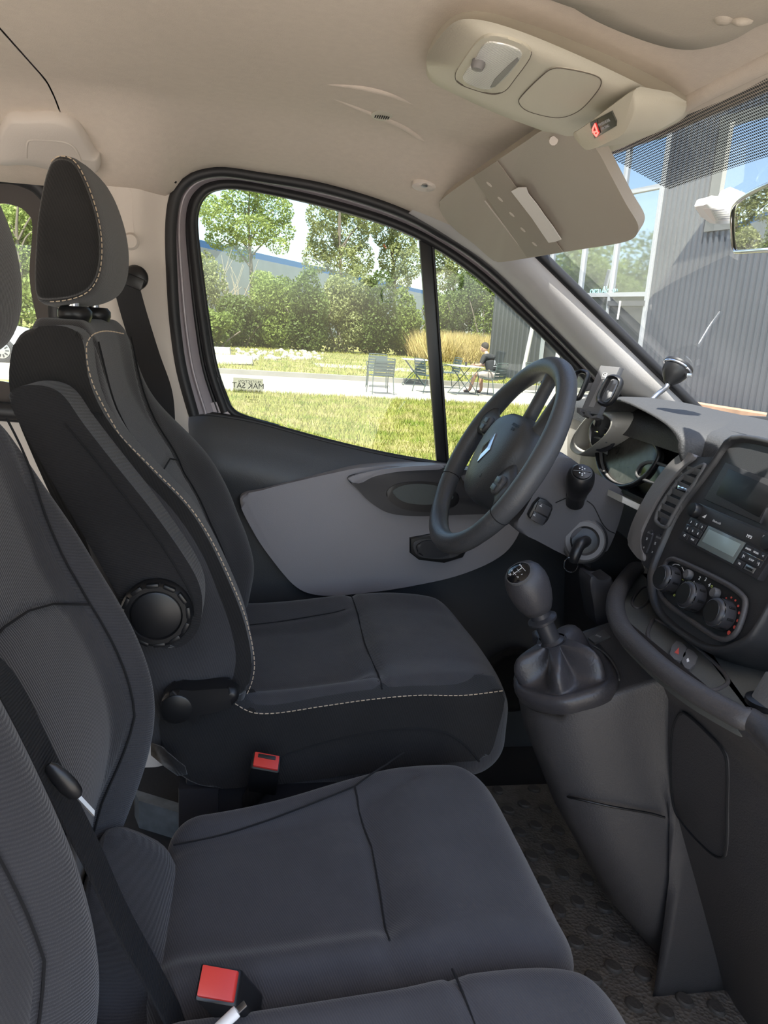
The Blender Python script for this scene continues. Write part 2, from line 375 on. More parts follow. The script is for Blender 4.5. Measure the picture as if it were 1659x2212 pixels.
# frame pieces: weather strip, painted frame, glass seal
def strip(name, ca, cb, m, par):
    n = len(ca); return M(name, list(ca)+list(cb), [(i,i+1,n+i+1,n+i) for i in range(n-1)], m, par)
strip('painted_frame', mixc(.02,.006), mixc(.70,.012), PAINT, door)
strip('frame_reveal', mixc(.70,.012), mixc(1.05,.006), RUBBER, door)
tube('weather_strip', mixc(.07,0), .0115, RUBBER, door, 10); tube('frame_bead', mixc(.66,.008), .004, RUBBER, door, 8)
tube('glass_seal', mixc(.84,-.004), .0095, RUBBER, door, 10); tube('sill_seal', cr_path([P(x,y,'Y',.812) for x,y in [(468,815),(478,850),(490,876),(508,895),(540,908),(600,925)]],6), .0085, RUBBER, door, 10); tube('seal_lip', mixc(1.0,-.004), .005, RUBBER, door, 8)
tube('frame_edge', mixc(.36,.004), .003, PAINT, door, 8)
prism('window_divider', [P(x,y,'Y',.808) for x,y in [(905,500),(936,515),(969,1008),(944,1004)]], (0,.012,0), BLACK, door, .002)
tube('divider_bead', [P(934,512,'Y',.806),P(968,1006,'Y',.806)], .003, RUBBER, door)
prism('corner_filler', [P(x,y,'Y',.806) for x,y in [(405,880),(478,866),(500,890),(560,916),(560,935),(405,930)]], (0,.006,0), PAINT, door)
# inner panel: dark skin from sill to bottom
sl = cr_path([P(x,y,'Y',.80) for x,y in [(408,898),(450,897),(490,902),(560,915),(700,953),(830,983),(945,1003),(1040,1018),(1150,1037),(1290,1052),(1340,1060)]], 5)
def panel(u, v):
    k = v*(len(sl)-1); i = min(int(k), len(sl)-2); a = sl[i].lerp(sl[i+1], k-i)
    zb = .05; z = lerp(a.z, zb, u**1.0)
    d = a.z-z; y = .80-.030*sst(0,.11,d)+.020*sst(.11,.2,d) - .012*sst(0,.012,d)
    return V(a.x, y, z)
grid('door_panel', panel, 40, 40, DOORDARK, door)
tube('sill_bead', [p+V(0,.004,.001) for p in sl], .006, RUBBER, door)
def pxpoly(pxs, ax, v, n=6, closed=True): return cr_path([P(x,y,ax,v) for x,y in pxs], n, closed)
prism('door_insert', pxpoly([(518,1078),(570,1058),(640,1040),(720,1022),(800,1009),(940,1008),(1080,1030),(1135,1075),(1130,1130),(1090,1195),(1000,1240),(880,1268),(760,1284),(690,1286),(640,1268),(590,1212),(548,1150)],'Y',.742), (0,.05,0), DOORGREY, door, .012, 3)
cup = prism('pull_cup', pxpoly([(752,1034),(790,1022),(860,1014),(940,1010),(1020,1018),(1090,1042),(1125,1080),(1100,1106),(1000,1112),(900,1115),(840,1108),(800,1085),(775,1060)],'Y',.728), (0,.03,0), DARK2, door, .008, 3)
prism('cup_rim', pxpoly([(752,1033),(800,1019),(870,1009),(950,1005),(950,1014),(870,1018),(810,1029),(775,1045)],'Y',.7265), (0,.01,0), DOORGREY, cup, .003)
prism('cup_recess', pxpoly([(835,1062),(860,1045),(910,1040),(960,1048),(990,1068),(985,1092),(940,1106),(880,1102),(845,1085)],'Y',.7262), (0,.008,0), BLACK, cup, .002)
prism('cup_pad', pxpoly([(848,1062),(880,1047),(930,1047),(968,1060),(978,1078),(930,1090),(875,1085)],'Y',.7255), (0,.004,0), mat('cup_mat',(.11,.12,.11),.8,.5,250), cup, .002)
hb_ = [(886,1163),(930,1155),(985,1166),(1012,1185),(1000,1205),(960,1217),(905,1210),(886,1195)]
hd = prism('door_handle', [P(x,y,'Y',.733) for x,y in hb_], (0,.018,0), BLACK, door, .005, 3); tag(hd, 'black recessed door opener')
prism('handle_recess', pxpoly([(896,1170),(930,1164),(975,1172),(1000,1186),(985,1202),(950,1208),(908,1203),(895,1190)],'Y',.7322), (0,.01,0), DARK, hd, .002)
prism('handle_lever', pxpoly([(900,1180),(925,1168),(965,1176),(975,1195),(945,1205),(910,1200)],'Y',.727), (0,.008,0), DARK2, hd, .004, 3)
prism('lock_button', pxpoly([(997,1030),(1030,1024),(1050,1032),(1048,1044),(1010,1046)],'Y',.722), (0,.01,0), DARKGREY, door, .003)
lathe('speaker_grille', [(.082,.012),(.082,0),(.072,-.006),(.066,-.003),(.001,-.003)], P(1112,1470,'Y',.745), (0,1,0), mat('speaker_mesh',(.01,.01,.01),.6,1,900,kind='vor'), door, 40)
# stickers on the glass (read from outside)
st = box('glass_sticker', P(536,833,'Y',.8165), (.0625,.0008,.031), glass('sticker_film',(.72,.73,.68),.4,.3), door)
rtx = V(-1,0,0); fn_ = V(0,-1,0)
def gtext(s, size, px, py): text('sticker_text', s, size, P(px,py,'Y',.8155), (0,1,0), rtx, mat('sticker_ink',(.07,.08,.07),.7) if 'sticker_ink' not in bpy.data.materials else bpy.data.materials['sticker_ink'], st, .0002)
gtext('PROTECTION', .0078, 540, 825); gtext('MAK SAT', .0165, 536, 834); gtext('Localisation Satellite', .0056, 538, 844)
gtext('S E C E U R', .006, 545, 858); gtext('43R-00048', .004, 548, 864); gtext('DOT 211 M40', .004, 546, 869)
# --- pillar trims
def bp(u, v):     # B pillar trim: u along X (rear->front), v up
    zt = zedge(-.2)+.01; z = lerp(.05, zt, v); xf = interp(z, sorted((p.z, p.x) for p in Oc[:26]))-.004
    xr = -.392; x = lerp(xr, xf, u); y = .735+.03*sst(.72,1,u)+.05*(1-sst(0,.12,u)); return V(x, y, z)
tr1 = tag(grid('trim_1', bp, 30, 30, BEIGE2), 'pale beige pillar trim behind the driver door', kind='structure')
prism('pillar_groove', pxpoly([(248,415),(252,404),(272,402),(284,412),(287,470),(290,520),(282,535),(262,530),(254,480)],'Y',.7345), (0,.004,0), BEIGE2, tr1, .0012)
prism('pillar_groove', pxpoly([(240,388),(252,380),(280,381),(292,390),(280,400),(252,400)],'Y',.7345), (0,.004,0), BEIGE2, tr1, .0012)
lathe('coat_button', [(.015,.004),(.016,-.004),(.012,-.010),(.001,-.011)], P(283,522,'Y',.735), (0,1,0), BEIGE2, tr1, 24)
prism('trim_gap', [P(x,y,'Y',.732) for x,y in [(205,360),(290,372),(340,375),(382,392),(380,396),(338,380),(290,376),(206,366)]], (0,.004,0), SEAMDK, tr1)
# bracket cover at the top of the pillar
cov = [(15,245),(60,240),(122,240),(170,262),(206,320),(216,332),(208,362),(120,352),(60,340),(0,340),(-20,330),(-10,300)]
cvn = V(0,-.5,-.86).normalized()
def oc_(x, y):
    d = ray(x,y); lo, hi = .5, 2.5
    for _ in range(50):
        m_ = (lo+hi)/2; p = CAM+d*m_
        if p.z < ceil_z(p.x,min(p.y,.76)) and p.y < .755: lo = m_
        else: hi = m_
    return CAM+d*lo
cr_ = cr_path([oc_(x,y) for x,y in cov], 4, True); cc_ = sum(cr_,V(0,0,0))/len(cr_)
cv = loft('trim_2', [[p-cvn*.02 for p in cr_],[p+cvn*.006 for p in cr_],[cc_+(p-cc_)*.96+cvn*.016 for p in cr_],[cc_+(p-cc_)*.9+cvn*.02 for p in cr_],[cc_+(p-cc_)*.4+cvn*.022 for p in cr_],[cc_+(p-cc_)*.02+cvn*.022 for p in cr_]], BEIGE2); tag(cv, 'raised beige plastic cover where the headliner meets the pillar', kind='structure')
tube('cover_crease', cr_path([oc_(x,y)+cvn*.021 for x,y in [(60,318),(62,288),(75,279),(140,284),(165,300),(176,325)]],4), .0022, BEIGE2, cv, 8)
# --- rear side wall with window
inn = cr_path([P(x,y,'Y',.80) for x,y in [(-420,400),(-200,376),(0,376),(62,388),(98,412),(118,455),(124,600),(122,880),(0,885),(-420,885),(-470,700)]], 5, True)
cen = sum(inn, V(0,0,0))/len(inn)
out = []
for p in inn:
    d = p-cen; s = min(1.25/abs(d.x) if abs(d.x)>1e-6 else 9, (.42 if d.z>0 else .95)/abs(d.z) if abs(d.z)>1e-6 else 9)
    s = max(1.02, min(s, 6)); q = cen+d*s; q.x = min(q.x, -.35); out.append(q)
n_ = len(inn)
wl_ = M('wall_left', inn+out, [(i,(i+1)%n_,n_+(i+1)%n_,n_+i) for i in range(n_)], BEIGE2); tag(wl_, 'rear side wall of the van around the back window', kind='structure')
w2 = thing('window_2', 'rear side window seen between the headrests', None, cen, kind='structure')
tube('window_seal', [p+V(.0,-.01,0) for p in inn], .018, RUBBER, w2, 10, True)
tube('seal_lip', [cen+(p-cen)*1.05+V(.0,-.008,0) for p in inn], .009, RUBBER, w2, 8, True)
fr = [p+(cen-p).normalized()*.058+V(0,.022,0) for p in inn]
M('glass_border', inn+fr, [(i,(i+1)%n_,n_+(i+1)%n_,n_+i) for i in range(n_)], mat('glass_frit',(.07,.06,.055),.7), w2)
prism('window_glass', fr, (0,.003,0), SIDEGLASS, w2)
# rear wall of the cabin
tag(prism('wall_rear', [V(-1.95,-.8,.08),V(-1.95,.8,.08),V(-1.95,.8,1.4),V(-1.95,-.8,1.4)], (-.02,0,0), BEIGE2), 'plain rear wall far behind the seats', kind='structure')
# --- A pillar trim
A1 = cr_path([P(x,y,'Y',.762) for x,y in [(880,462),(960,508),(1062,578),(1172,686),(1262,776),(1352,866),(1420,935)]], 6)
A2 = cr_path([P(x,y,'Y',.685) for x,y in [(1010,378),(1080,450),(1180,555),(1300,680),(1440,830),(1524,893),(1590,960)]], 6)
def apil(u, v):
    k = u*(len(A1)-1); i = min(int(k), len(A1)-2); a = A1[i].lerp(A1[i+1], k-i); b = A2[i].lerp(A2[i+1], k-i)
    p = a.lerp(b, v); bul = math.sin(math.pi*v)**.8; return p+V(-.012,-.022,-.006)*bul
tr3 = tag(grid('trim_3', apil, 40, 16, GREYTRIM), 'grey windscreen pillar trim with a rounded face', kind='structure')
# --- windscreen
def WS(u, y):     # u 0 top .. 1 bottom
    L = V(.475,0,1.30).lerp(V(1.075,0,.858), u); C = V(.515,0,1.352).lerp(V(1.21,0,.842), u); t = (y/.69)**2
    q = C+(L-C)*t; q.y = y; return q
w3 = thing('window_3', 'windscreen with dotted band along its top edge', None, V(.8,0,.9), kind='structure')
grid('windscreen_glass', lambda u,v: WS(u, lerp(-.74,.69,v)), 12, 24, glass('windscreen_glass',(.90,.93,.92),1.0,dust_or_haze=.028), w3)
tube('windscreen_edge', [WS(u,.688)+V(-.003,-.004,-.003) for u in np.linspace(0,1,20)], .011, RUBBER, w3)
# dotted frit, a print on the glass
DOT = bpy.data.materials.new('frit_dots'); DOT.use_nodes = True; nt = DOT.node_tree; N, L = nt.nodes, nt.links; b_ = N['Principled BSDF']; b_.inputs['Base Color'].default_value = (.02,.02,.022,1); b_.inputs['Roughness'].default_value = .6
uvn = N.new('ShaderNodeUVMap'); uvn.uv_map = 'UVMap'; vo = N.new('ShaderNodeTexVoronoi'); vo.inputs['Randomness'].default_value = 0; vo.inputs['Scale'].default_value = 1; L.new(uvn.outputs[0], vo.inputs['Vector'])
lt = N.new('ShaderNodeMath'); lt.operation = 'LESS_THAN'; lt.inputs[1].default_value = .40; L.new(vo.outputs['Distance'], lt.inputs[0])
tr = N.new('ShaderNodeBsdfTransparent'); ms = N.new('ShaderNodeMixShader'); L.new(lt.outputs[0], ms.inputs[0]); L.new(tr.outputs[0], ms.inputs[1]); L.new(b_.outputs[0], ms.inputs[2]); L.new(ms.outputs[0], N['Material Output'].inputs[0])
def bandu(y): return .097 if y < .234 else max(-.015, .097-.105*(y-.234)/.06)
def frit(u, v): y = lerp(-.72,.66,v); return WS(lerp(-.02, bandu(y), u), y)+V(-.004,0,-.004)
fo = grid('dotted_band', frit, 14, 160, DOT, w3); uvl = fo.data.uv_layers.new(name='UVMap')
for lp in fo.data.loops:
    c = fo.data.vertices[lp.vertex_index].co; w = (V(c.x,0,c.z)-V(.5,0,1.35)).length; r_ = w/.0036; uvl.data[lp.index].uv = (c.y/.0036, r_)
tube('header_edge', [WS(-.02,y)+V(-.012,0,-.004) for y in np.linspace(-.72,.66,30)], .012, HEADL, ceiling)
# ================================================================ seats
def thread(name, pts, parent, r=.0016): return tag(tube(name, pts, r, SEAMDK, parent, 6))
def proj_seam(o, pts, off=.0005): return pts
# ---- driver seat
DS = thing('driver_seat', 'charcoal fabric driver seat with armrest and beige stitching', 'car seat', V(.1,.43,.09))
Xb = [(.44,-.03),(.50,-.008),(.54,.0),(.595,.006),(.65,-.007),(.70,-.027),(.76,-.052),(.823,-.091),(.91,-.172),(.96,-.200),(1.046,-.221),(1.07,-.225)]
def hwid(z): return sinterp(z, [(.4,.235),(.6,.248),(.85,.245),(.93,.215),(1.0,.185),(1.06,.165)])
def dback(z): return interp(z, [(.42,-.15),(.6,-.185),(1.07,-.318)])
BC, BH = .745, .315     # centre and half height in z
def back_fn(front_tab, yc, hw_fn, back_tab, inset_tab, zc, zh, seams, dep=.006, sg=.006, far_only=False):
    def fn(x, y, z):     # unit-ish input: x thickness (+ front), y lateral, z height in +-1
        zz = zc+z*zh; h = hw_fn(zz); yy = yc+y*h
        xf = sinterp(zz, front_tab); xk = interp(zz, back_tab); t = (x+1)/2
        ay = abs(y); ins = interp(zz, inset_tab)
        bol = sst(.40, .80, ay)*(1-.55*sst(.9,1.0,ay))
        if far_only and y < 0: bol = 0
        xfr = xf-ins*(1-bol)
        X = lerp(xk, xfr, t)
        if x > .3 and seams:
            d = min(seg_d(yy, zz, s) for s in seams); X -= dep*math.exp(-(d/sg)**2)*sst(.3,.8,x)
        return V(X, yy, zz)
    return fn
def scaled(fn, h): return lambda x,y,z: fn(x/h[0], y/h[1], z/h[2])
bs = [[(.285,1.03),(.29,.95),(.31,.88),(.325,.80),(.315,.6),(.30,.45)], [(.575,1.03),(.57,.95),(.55,.88),(.535,.80),(.545,.6),(.56,.45)], [(.322,.82),(.38,.833),(.48,.833),(.538,.82)]]
h = (.10,.25,.315)
dfn = back_fn(Xb, .43, hwid, [(.42,-.15),(.6,-.185),(1.07,-.318)], [(.45,.045),(.8,.05),(.92,.02),(1.06,.006)], BC, BH, bs)
cushion('backrest', h, .05, .0075, scaled(dfn, h), FAB, DS)
def backpt(y, z, off=.0):      # point on the front surface of the driver backrest
    hw = hwid(z); return dfn(1, (y-.43)/hw, (z-BC)/BH)+V(off,0,off*.4)
for s in bs:
    p = []
    for (a,b),(c,d) in zip(s, s[1:]):
        for k in range(8): p.append(backpt(lerp(a,c,k/8), lerp(b,d,k/8), .0068))
    thread('seam', p, DS, .0013)
# beige stitch line along the inboard front edge
stl = []
for x,y in [(262,722),(225,716),(193,722),(181,745),(183,785),(195,830),(215,872),(240,918),(262,950),(330,1018),(400,1090),(450,1165),(500,1270),(528,1345),(543,1420),(540,1465),(527,1500)]:
    zz = P(x,y,'Y',.205).z; stl.append((x,y))
spts = cr_path([P(x,y,'Y',.2035) for x,y in stl[3:]], 6)
top_s = cr_path([P(262,722,'Y',.30),P(225,716,'Y',.255),P(195,724,'Y',.215),P(181,745,'Y',.2035)], 4)
stp = [p+V(.004,-.004,.001) for p in top_s[:-1]+spts]
stitches('stitching', stp, THREAD, DS, .0055, .0025, .0008)
# dark side panel (inboard) as a fitted skin slightly proud of the foam
side = [(181,745),(195,830),(240,918),(330,1018),(400,1090),(450,1165),(500,1270),(528,1345),(543,1420),(540,1465),(525,1502),(440,1530),(350,1530),(300,1400),(150,1150),(60,960),(22,850),(25,760),(50,715),(120,703),(165,716)]
pl = cr_path([P(x,y,'Y',.196) for x,y in side], 4, True)
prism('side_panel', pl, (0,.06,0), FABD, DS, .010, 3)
thread('seam', cr_path([P(x,y,'Y',.1955) for x,y in [(143,880),(175,884),(222,896)]], 5), DS)
# head restraint: side outline lofted across
hout = [(76,610),(77,560),(82,480),(94,405),(106,362),(118,343),(140,338),(165,352),(190,398),(212,465),(221,530),(216,588),(196,626),(160,645),(110,652),(82,646)]
hring = cr_path([P(x,y,'Y',.315) for x,y in hout], 4, True); hcen = sum(hring, V(0,0,0))/len(hring)
def headrest(name, par, dy, dz=0, dx=0, sc=1, lab=None, stitch=True, m=None):
    rings = []
    for y, s_ in ((.303,.55),(.305,.80),(.308,.92),(.3135,.985),(.322,1.02),(.345,1.05),(.39,1.07),(.43,1.075),(.47,1.07),(.515,1.05),(.54,1.02),(.552,.97),(.558,.88),(.56,.7)):
        rings.append([V(hcen.x+(p.x-hcen.x)*s_*sc+dx, .43+(y-.43)*sc+dy, hcen.z+(p.z-hcen.z)*s_*sc+dz) for p in hring])
    o = loft(name, rings, m or FAB, par); tag(o, lab)
    sk = [[V(hcen.x+(p.x-hcen.x)*k*sc+dx, .43+(yy-.43)*sc+dy, hcen.z+(p.z-hcen.z)*k*sc+dz) for p in hring] for yy, k in ((.3105,.975),(.306,.93),(.3025,.85),(.301,.6),(.3005,.2))]
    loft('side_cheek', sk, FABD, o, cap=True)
    if stitch:
        q = [V(hcen.x+(p.x-hcen.x)*1.0*sc+dx, .3135+dy-.0015, hcen.z+(p.z-hcen.z)*1.0*sc+dz) for p in hring[18:58]]
        stitches('stitching', q, THREAD, o, .0055, .0025, .0008)
    return o
headrest('head_restraint', DS, 0, lab='tall padded head restraint with a beige stitch line')
for y in (.355,.505):
    x0 = -.262; tube('headrest_post', [V(x0,y,1.02),V(x0-.004,y,1.12)], .0085, CHROME, DS, 12)
    lathe('post_collar', [(.021,-.012),(.024,-.004),(.024,.004),(.019,.010),(.011,.0105)], V(x0,y,1.068), (0,0,1), BLACK, DS, 20)
# driver cushion
cs = [[(.205,.215),(.212,.30),(.208,.43),(.212,.56),(.205,.645)], [(-.06,.285),(.1,.275),(.205,.27)], [(-.06,.575),(.1,.585),(.205,.59)]]
cseam = cs
def dcush(x, y, z):   # -1..1
    fx = (x+1)/2; yy = .43+y*.242*(1-.07*sst(.55,1,fx)); xf = .452-.045*abs(y)**2.6; X = lerp(-.085, xf, fx)
    ztop = sinterp(X, [(-.09,.515),(.05,.520),(.2,.538),(.3,.545),(.38,.537),(.46,.505)]); zb = lerp(.37,.36,fx)
    ay = abs(y); bol = sst(.45,.82,ay)*(1-.35*sst(.88,1,ay)); ins = .028*(1-sst(.16,.24,X))+.008
    zt = ztop-ins*(1-bol)
    Z = lerp(zb, zt, (z+1)/2)
    if z > .2:
        d = min(seg_d(X, yy, s_) for s_ in cseam); Z -= .007*math.exp(-(d/.0075)**2)
    if fx > .8 and z < .5: X -= .05*sst(.5,-1,z)*0
    return V(X, yy, Z)
cushion('seat_cushion', (.26,.24,.085), .055, .0075, lambda x,y,z: dcush(x/.26,y/.24,z/.085), FABSEAT, DS)
for s_ in cs: thread('seam', cr_path([dcush(0,0,1)*0+V(a,b,0) for a,b in s_],1), DS) if 0 else None
def dtop(X, yy):
    # invert the cushion map for a point on the top
    lo, hi = -1, 1
    y = (yy-.43)/.242
    for _ in range(40):
        m = (lo+hi)/2
        if dcush(m, y, 1).x < X: lo = m
        else: hi = m
    return dcush(lo, y, 1)+V(0,0,.0012)
for s_ in cs:
    p = []
    for (a,b),(c,d) in zip(s_, s_[1:]):
        for k in range(7): p.append(dtop(lerp(a,c,k/7), lerp(b,d,k/7)))
    thread('seam', p, DS, .0013)
# inboard side skirt of the cushion with stitching on its upper edge
sk = [(345,1500),(420,1520),(505,1526),(545,1541),(600,1541),(700,1526),(800,1512),(900,1503),(1000,1502),(1083,1492),(1089,1520),(1075,1580),(1060,1625),(1035,1642),(940,1650),(800,1668),(640,1690),(540,1700),(430,1700),(360,1640)]
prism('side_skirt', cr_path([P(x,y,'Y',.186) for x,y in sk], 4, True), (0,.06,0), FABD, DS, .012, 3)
stitches('stitching', [p+V(0,-.002,.001) for p in cr_path([P(x,y,'Y',.187) for x,y in [(508,1520),(545,1539),(600,1540),(700,1525),(800,1511),(900,1502),(1000,1502),(1086,1492)]], 10)], THREAD, DS, .0055, .0025, .0008)
thread('seam', cr_path([P(x,y,'Y',.1855) for x,y in [(560,1655),(640,1622),(740,1594),(830,1578),(900,1574),(960,1582),(1005,1610),(1035,1645)]], 6), DS, .0018)
prism('seat_plinth', cr_path([P(x,y,'Y',.21) for x,y in [(400,1640),(1020,1610),(1010,1700),(980,1830),(400,1830)]], 1, True), (0,.40,0), DARK2, DS, .01)
prism('rear_foot', [V(-.1,.2,.09),V(-.04,.2,.09),V(-.04,.2,.38),V(-.1,.2,.38)], (0,.42,0), DARK2, DS, .004)
# armrest folded up along the backrest, adjuster wheel, recline lever
arm = [(18,862),(28,842),(60,832),(105,836),(140,858),(180,915),(250,1005),(330,1105),(400,1205),(430,1262),(437,1310),(428,1360),(400,1392),(360,1402),(320,1385),(280,1330),(200,1190),(110,1035),(50,930)]
ar = prism('armrest', cr_path([P(x,y,'Y',.128) for x,y in arm], 4, True), (0,.075,0), FABRIBD, DS, .024, 5); tag(ar, 'folded-up padded armrest on the side of the backrest')
thread('seam', cr_path([P(x,y,'Y',.1275) for x,y in [(140,915),(200,985),(260,1060),(330,1150),(380,1225),(415,1290),(420,1330)]], 6), ar, .0014)
kc = P(338,1326,'Y',.118)
kn = lathe('adjuster_wheel', [(.044,.02),(.046,.012),(.046,.0),(.040,-.008),(.034,-.008),(.032,-.0045),(.001,-.0045)], kc, (0,1,0), BLACK, DS, 48); tag(kn, 'black ridged plastic adjuster wheel')
lathe('wheel_disc', [(.0315,0),(.0315,-.0065),(.029,-.0075),(.001,-.0078)], kc, (0,1,0), BLACK, kn, 40)
for i in range(12):
    a = i*math.pi/6+.1; box('grip_notch', kc+V(.041*math.cos(a),-.005,.041*math.sin(a)), (.006,.009,.016), BLACK, kn, Matrix.Rotation(-a+math.pi/2,3,'Y') @ Matrix.Rotation(math.pi/2,3,'Y'), .0022)
lv = [(345,1530),(355,1505),(380,1492),(420,1492),(470,1488),(500,1489),(516,1502),(508,1522),(470,1538),(420,1548),(395,1562),(365,1566),(348,1552)]
le = prism('recline_lever', cr_path([P(x,y,'Y',.150) for x,y in lv], 4, True), (0,.035,0), BLACK, DS, .010, 4); tag(le, 'black plastic recline lever')
lathe('lever_cap', [(.0215,.004),(.0215,-.001),(.019,-.0022),(.001,-.0026)], P(381,1532,'Y',.1495), (0,1,0), BLACK, le, 28)
# far bolster bottom / plastic shield on the door side
prism('outer_shield', [V(-.12,.66,.30),V(.36,.66,.30),V(.40,.66,.44),V(.02,.66,.47),V(-.12,.66,.50)], (0,.03,0), DARK2, DS, .01)
# loose fabric flap behind the lever
fl = M('fabric_flap', [P(x,y,'Y',yy) for x,y,yy in [(330,1605,.19),(350,1612,.16),(372,1632,.14),(400,1655,.13),(405,1672,.13),(386,1674,.13),(360,1655,.15),(330,1630,.19)]], [(0,1,6,7),(1,2,5,6),(2,3,4,5)], FABD, DS); fl.modifiers.new('s','SOLIDIFY').thickness = .003

# ---- passenger bench: middle and outer place
PB = thing('passenger_bench', 'two-place charcoal fabric passenger bench seat beside the driver seat', 'car seat', V(.1,-.3,.09))
mb = [(.24,-.21),(.36,-.18),(.431,-.152),(.539,-.118),(.617,-.112),(.699,-.134),(.8,-.186),(.873,-.226),(.95,-.262),(1.0,-.285)]
ob = [(.24,-.20),(.36,-.17),(.45,-.128),(.535,-.116),(.629,-.128),(.722,-.157),(.80,-.188),(.873,-.224),(.95,-.262),(1.0,-.285)]
def bench_back(name, tab, yc, hw, lab, top, far_only=False):
    ms = [[(yc+hw*.62,top-.03),(yc+hw*.60,.85),(yc+hw*.58,.745),(yc+hw*.60,.6),(yc+hw*.45,.45),(yc+hw*.4,.38)], [(yc-hw*.62,top-.03),(yc-hw*.60,.85),(yc-hw*.58,.745),(yc-hw*.60,.6),(yc-hw*.45,.45),(yc-hw*.4,.38)],
          [(yc+hw*.58,.745),(yc+hw*.3,.762),(yc-hw*.1,.778),(yc-hw*.5,.786),(yc-hw*.93,.788)] if far_only else [(yc+hw*.58,.745),(yc+hw*.2,.775),(yc-hw*.2,.775),(yc-hw*.58,.745)]]
    zc, zh = (.24+top)/2, (top-.24)/2
    f = back_fn(tab, yc, lambda z: hw*(1-.28*sst(.82,top,z)), [(.36,-.27),(1.0,-.40)], [(.36,.02),(.5,.05),(.8,.045),(.9,.02),(1.0,.006)], zc, zh, ms[:1]+ms[2:] if far_only else ms, .006, .006, far_only)
    hh = (.10, hw, zh); o = cushion(name, hh, .05, .0085, scaled(f, hh), FABRIB, PB); tag(o, lab)
    # smooth centre insert lying in the seams
    nu, nv = 60, 30; vs = []; 
    for i in range(nu+1):
        for j in range(nv+1):
            zz = lerp(.37, top-.04, i/nu); lim = interp(zz, [(.37,.39),(.45,.44),(.6,.585),(.745,.565),(.85,.585),(1,.605)])
            vs.append(f(1, lerp(-.95 if far_only else -lim,lim,j/nv), (zz-zc)/zh)+V(.0018,0,0))
    M('insert', vs, [(i*(nv+1)+j,i*(nv+1)+j+1,(i+1)*(nv+1)+j+1,(i+1)*(nv+1)+j) for i in range(nu) for j in range(nv)], FAB, o)
    for s_ in (ms[:1]+ms[2:] if far_only else ms):
        p = []
        for (a,b),(c,d) in zip(s_, s_[1:]):
            for k in range(7): yy, zz = lerp(a,c,k/7), lerp(b,d,k/7); p.append(f(1,(yy-yc)/(hw*(1-.28*sst(.82,top,zz))),(zz-zc)/zh)+V(.0072,0,.002))
        thread('seam', p, o, .0013)
    return o
bench_back('backrest', mb, -.075, .155, 'backrest of the middle place', .985, True)
bench_back('backrest', ob, -.485, .225, 'backrest of the outer place', .985)
headrest('head_restraint', PB, -.515, -.066, -.03, 1.0, 'head restraint of the middle place', False, FABD)
for y in (-.15,-.02): tube('headrest_post', [V(-.31,y,.95),V(-.315,y,1.06)], .008, CHROME, PB, 12)
def bench_cush(name, y0, y1, x1, seams, lab, m, zup=0, front_y=None):
    yc, hw = (y0+y1)/2, (y1-y0)/2
    def fn(x, y, z):
        fx = (x+1)/2; ay = abs(y); yy = yc+y*hw+(.062*sst(0,.75,fx)*max(0,y)**2 if y1 > 0 else 0); xf = x1-.05*max(0,y)**4*(1 if y1>0 else .2); X = lerp(-.10, xf, fx)
        ztop = zup+sinterp(X, [(-.1,.432),(.0,.438),(.15,.452),(.27,.462),(.34,.452),(.40,.41)]); zb = .30
        bol = sst(.5,.85,ay)*(1-.6*sst(.85,1,ay)); ins = .018*(1-sst(.14,.22,X))+.004
        Z = lerp(zb, ztop-ins*(1-bol)+(.010*sst(.3,.9,y)*sst(.3,.7,fx) if y1 > 0 else 0), (z+1)/2)
        if z > .2 and seams:
            d = min(seg_d(X, yy, s_) for s_ in seams); Z -= .007*math.exp(-(d/.0075)**2)
        return V(X, yy, Z)
    hh = (.245, hw, .08); o = cushion(name, hh, .05, .008, lambda x,y,z: fn(x/hh[0],y/hh[1],z/hh[2]), m, PB); tag(o, lab)
    def top(X, yy):
        lo, hi = -1, 1; y = (yy-yc)/hw
        for _ in range(40):
            mm = (lo+hi)/2
            if fn(mm, y, 1).x < X: lo = mm
            else: hi = mm
        return fn(lo, y, 1)+V(0,0,.0012)
    for s_ in seams:
        p = []
        for (a,b),(c,d) in zip(s_, s_[1:]):
            for k in range(7): p.append(top(lerp(a,c,k/7), lerp(b,d,k/7)))
        thread('seam', p, o, .0013)
    return o
bench_cush('seat_cushion', -.222, .088, .372, [[(.150,.050),(.162,-.02),(.160,-.10),(.155,-.20)], [(-.09,.03),(.03,.038),(.150,.050),(.20,.066),(.235,.084)]], 'cushion of the middle place', FABSEAT)
bench_cush('seat_cushion', -.70, -.226, .40, [[(.21,-.24),(.22,-.35),(.22,-.6)]], 'cushion of the outer place', FABSEAT, .004)
# ribbed roll between cushion and backrest
for y0, y1 in ((-.215,.045),(-.69,-.24)):
    r_ = []
    for t in np.linspace(0,1,14):
        e = math.sqrt(max(0,1-(2*t-1)**6)); yy = lerp(y0,y1,t)
        sg_ = lambda c_: math.copysign(abs(c_)**.6, c_)
        r_.append([V(-.128+.052*e*sg_(math.cos(a)), yy, .375+.075*e*sg_(math.sin(a))+.03*e*-sg_(math.cos(a))) for a in np.linspace(0,2*math.pi,25)[:-1]])
    loft('lumbar_roll', r_, FABRIB, PB)
prism('bench_base', [V(-.25,-.7,.09),V(.30,-.7,.09),V(.33,-.7,.32),V(-.25,-.7,.34)], (0,.74,0), DARK2, PB, .01)
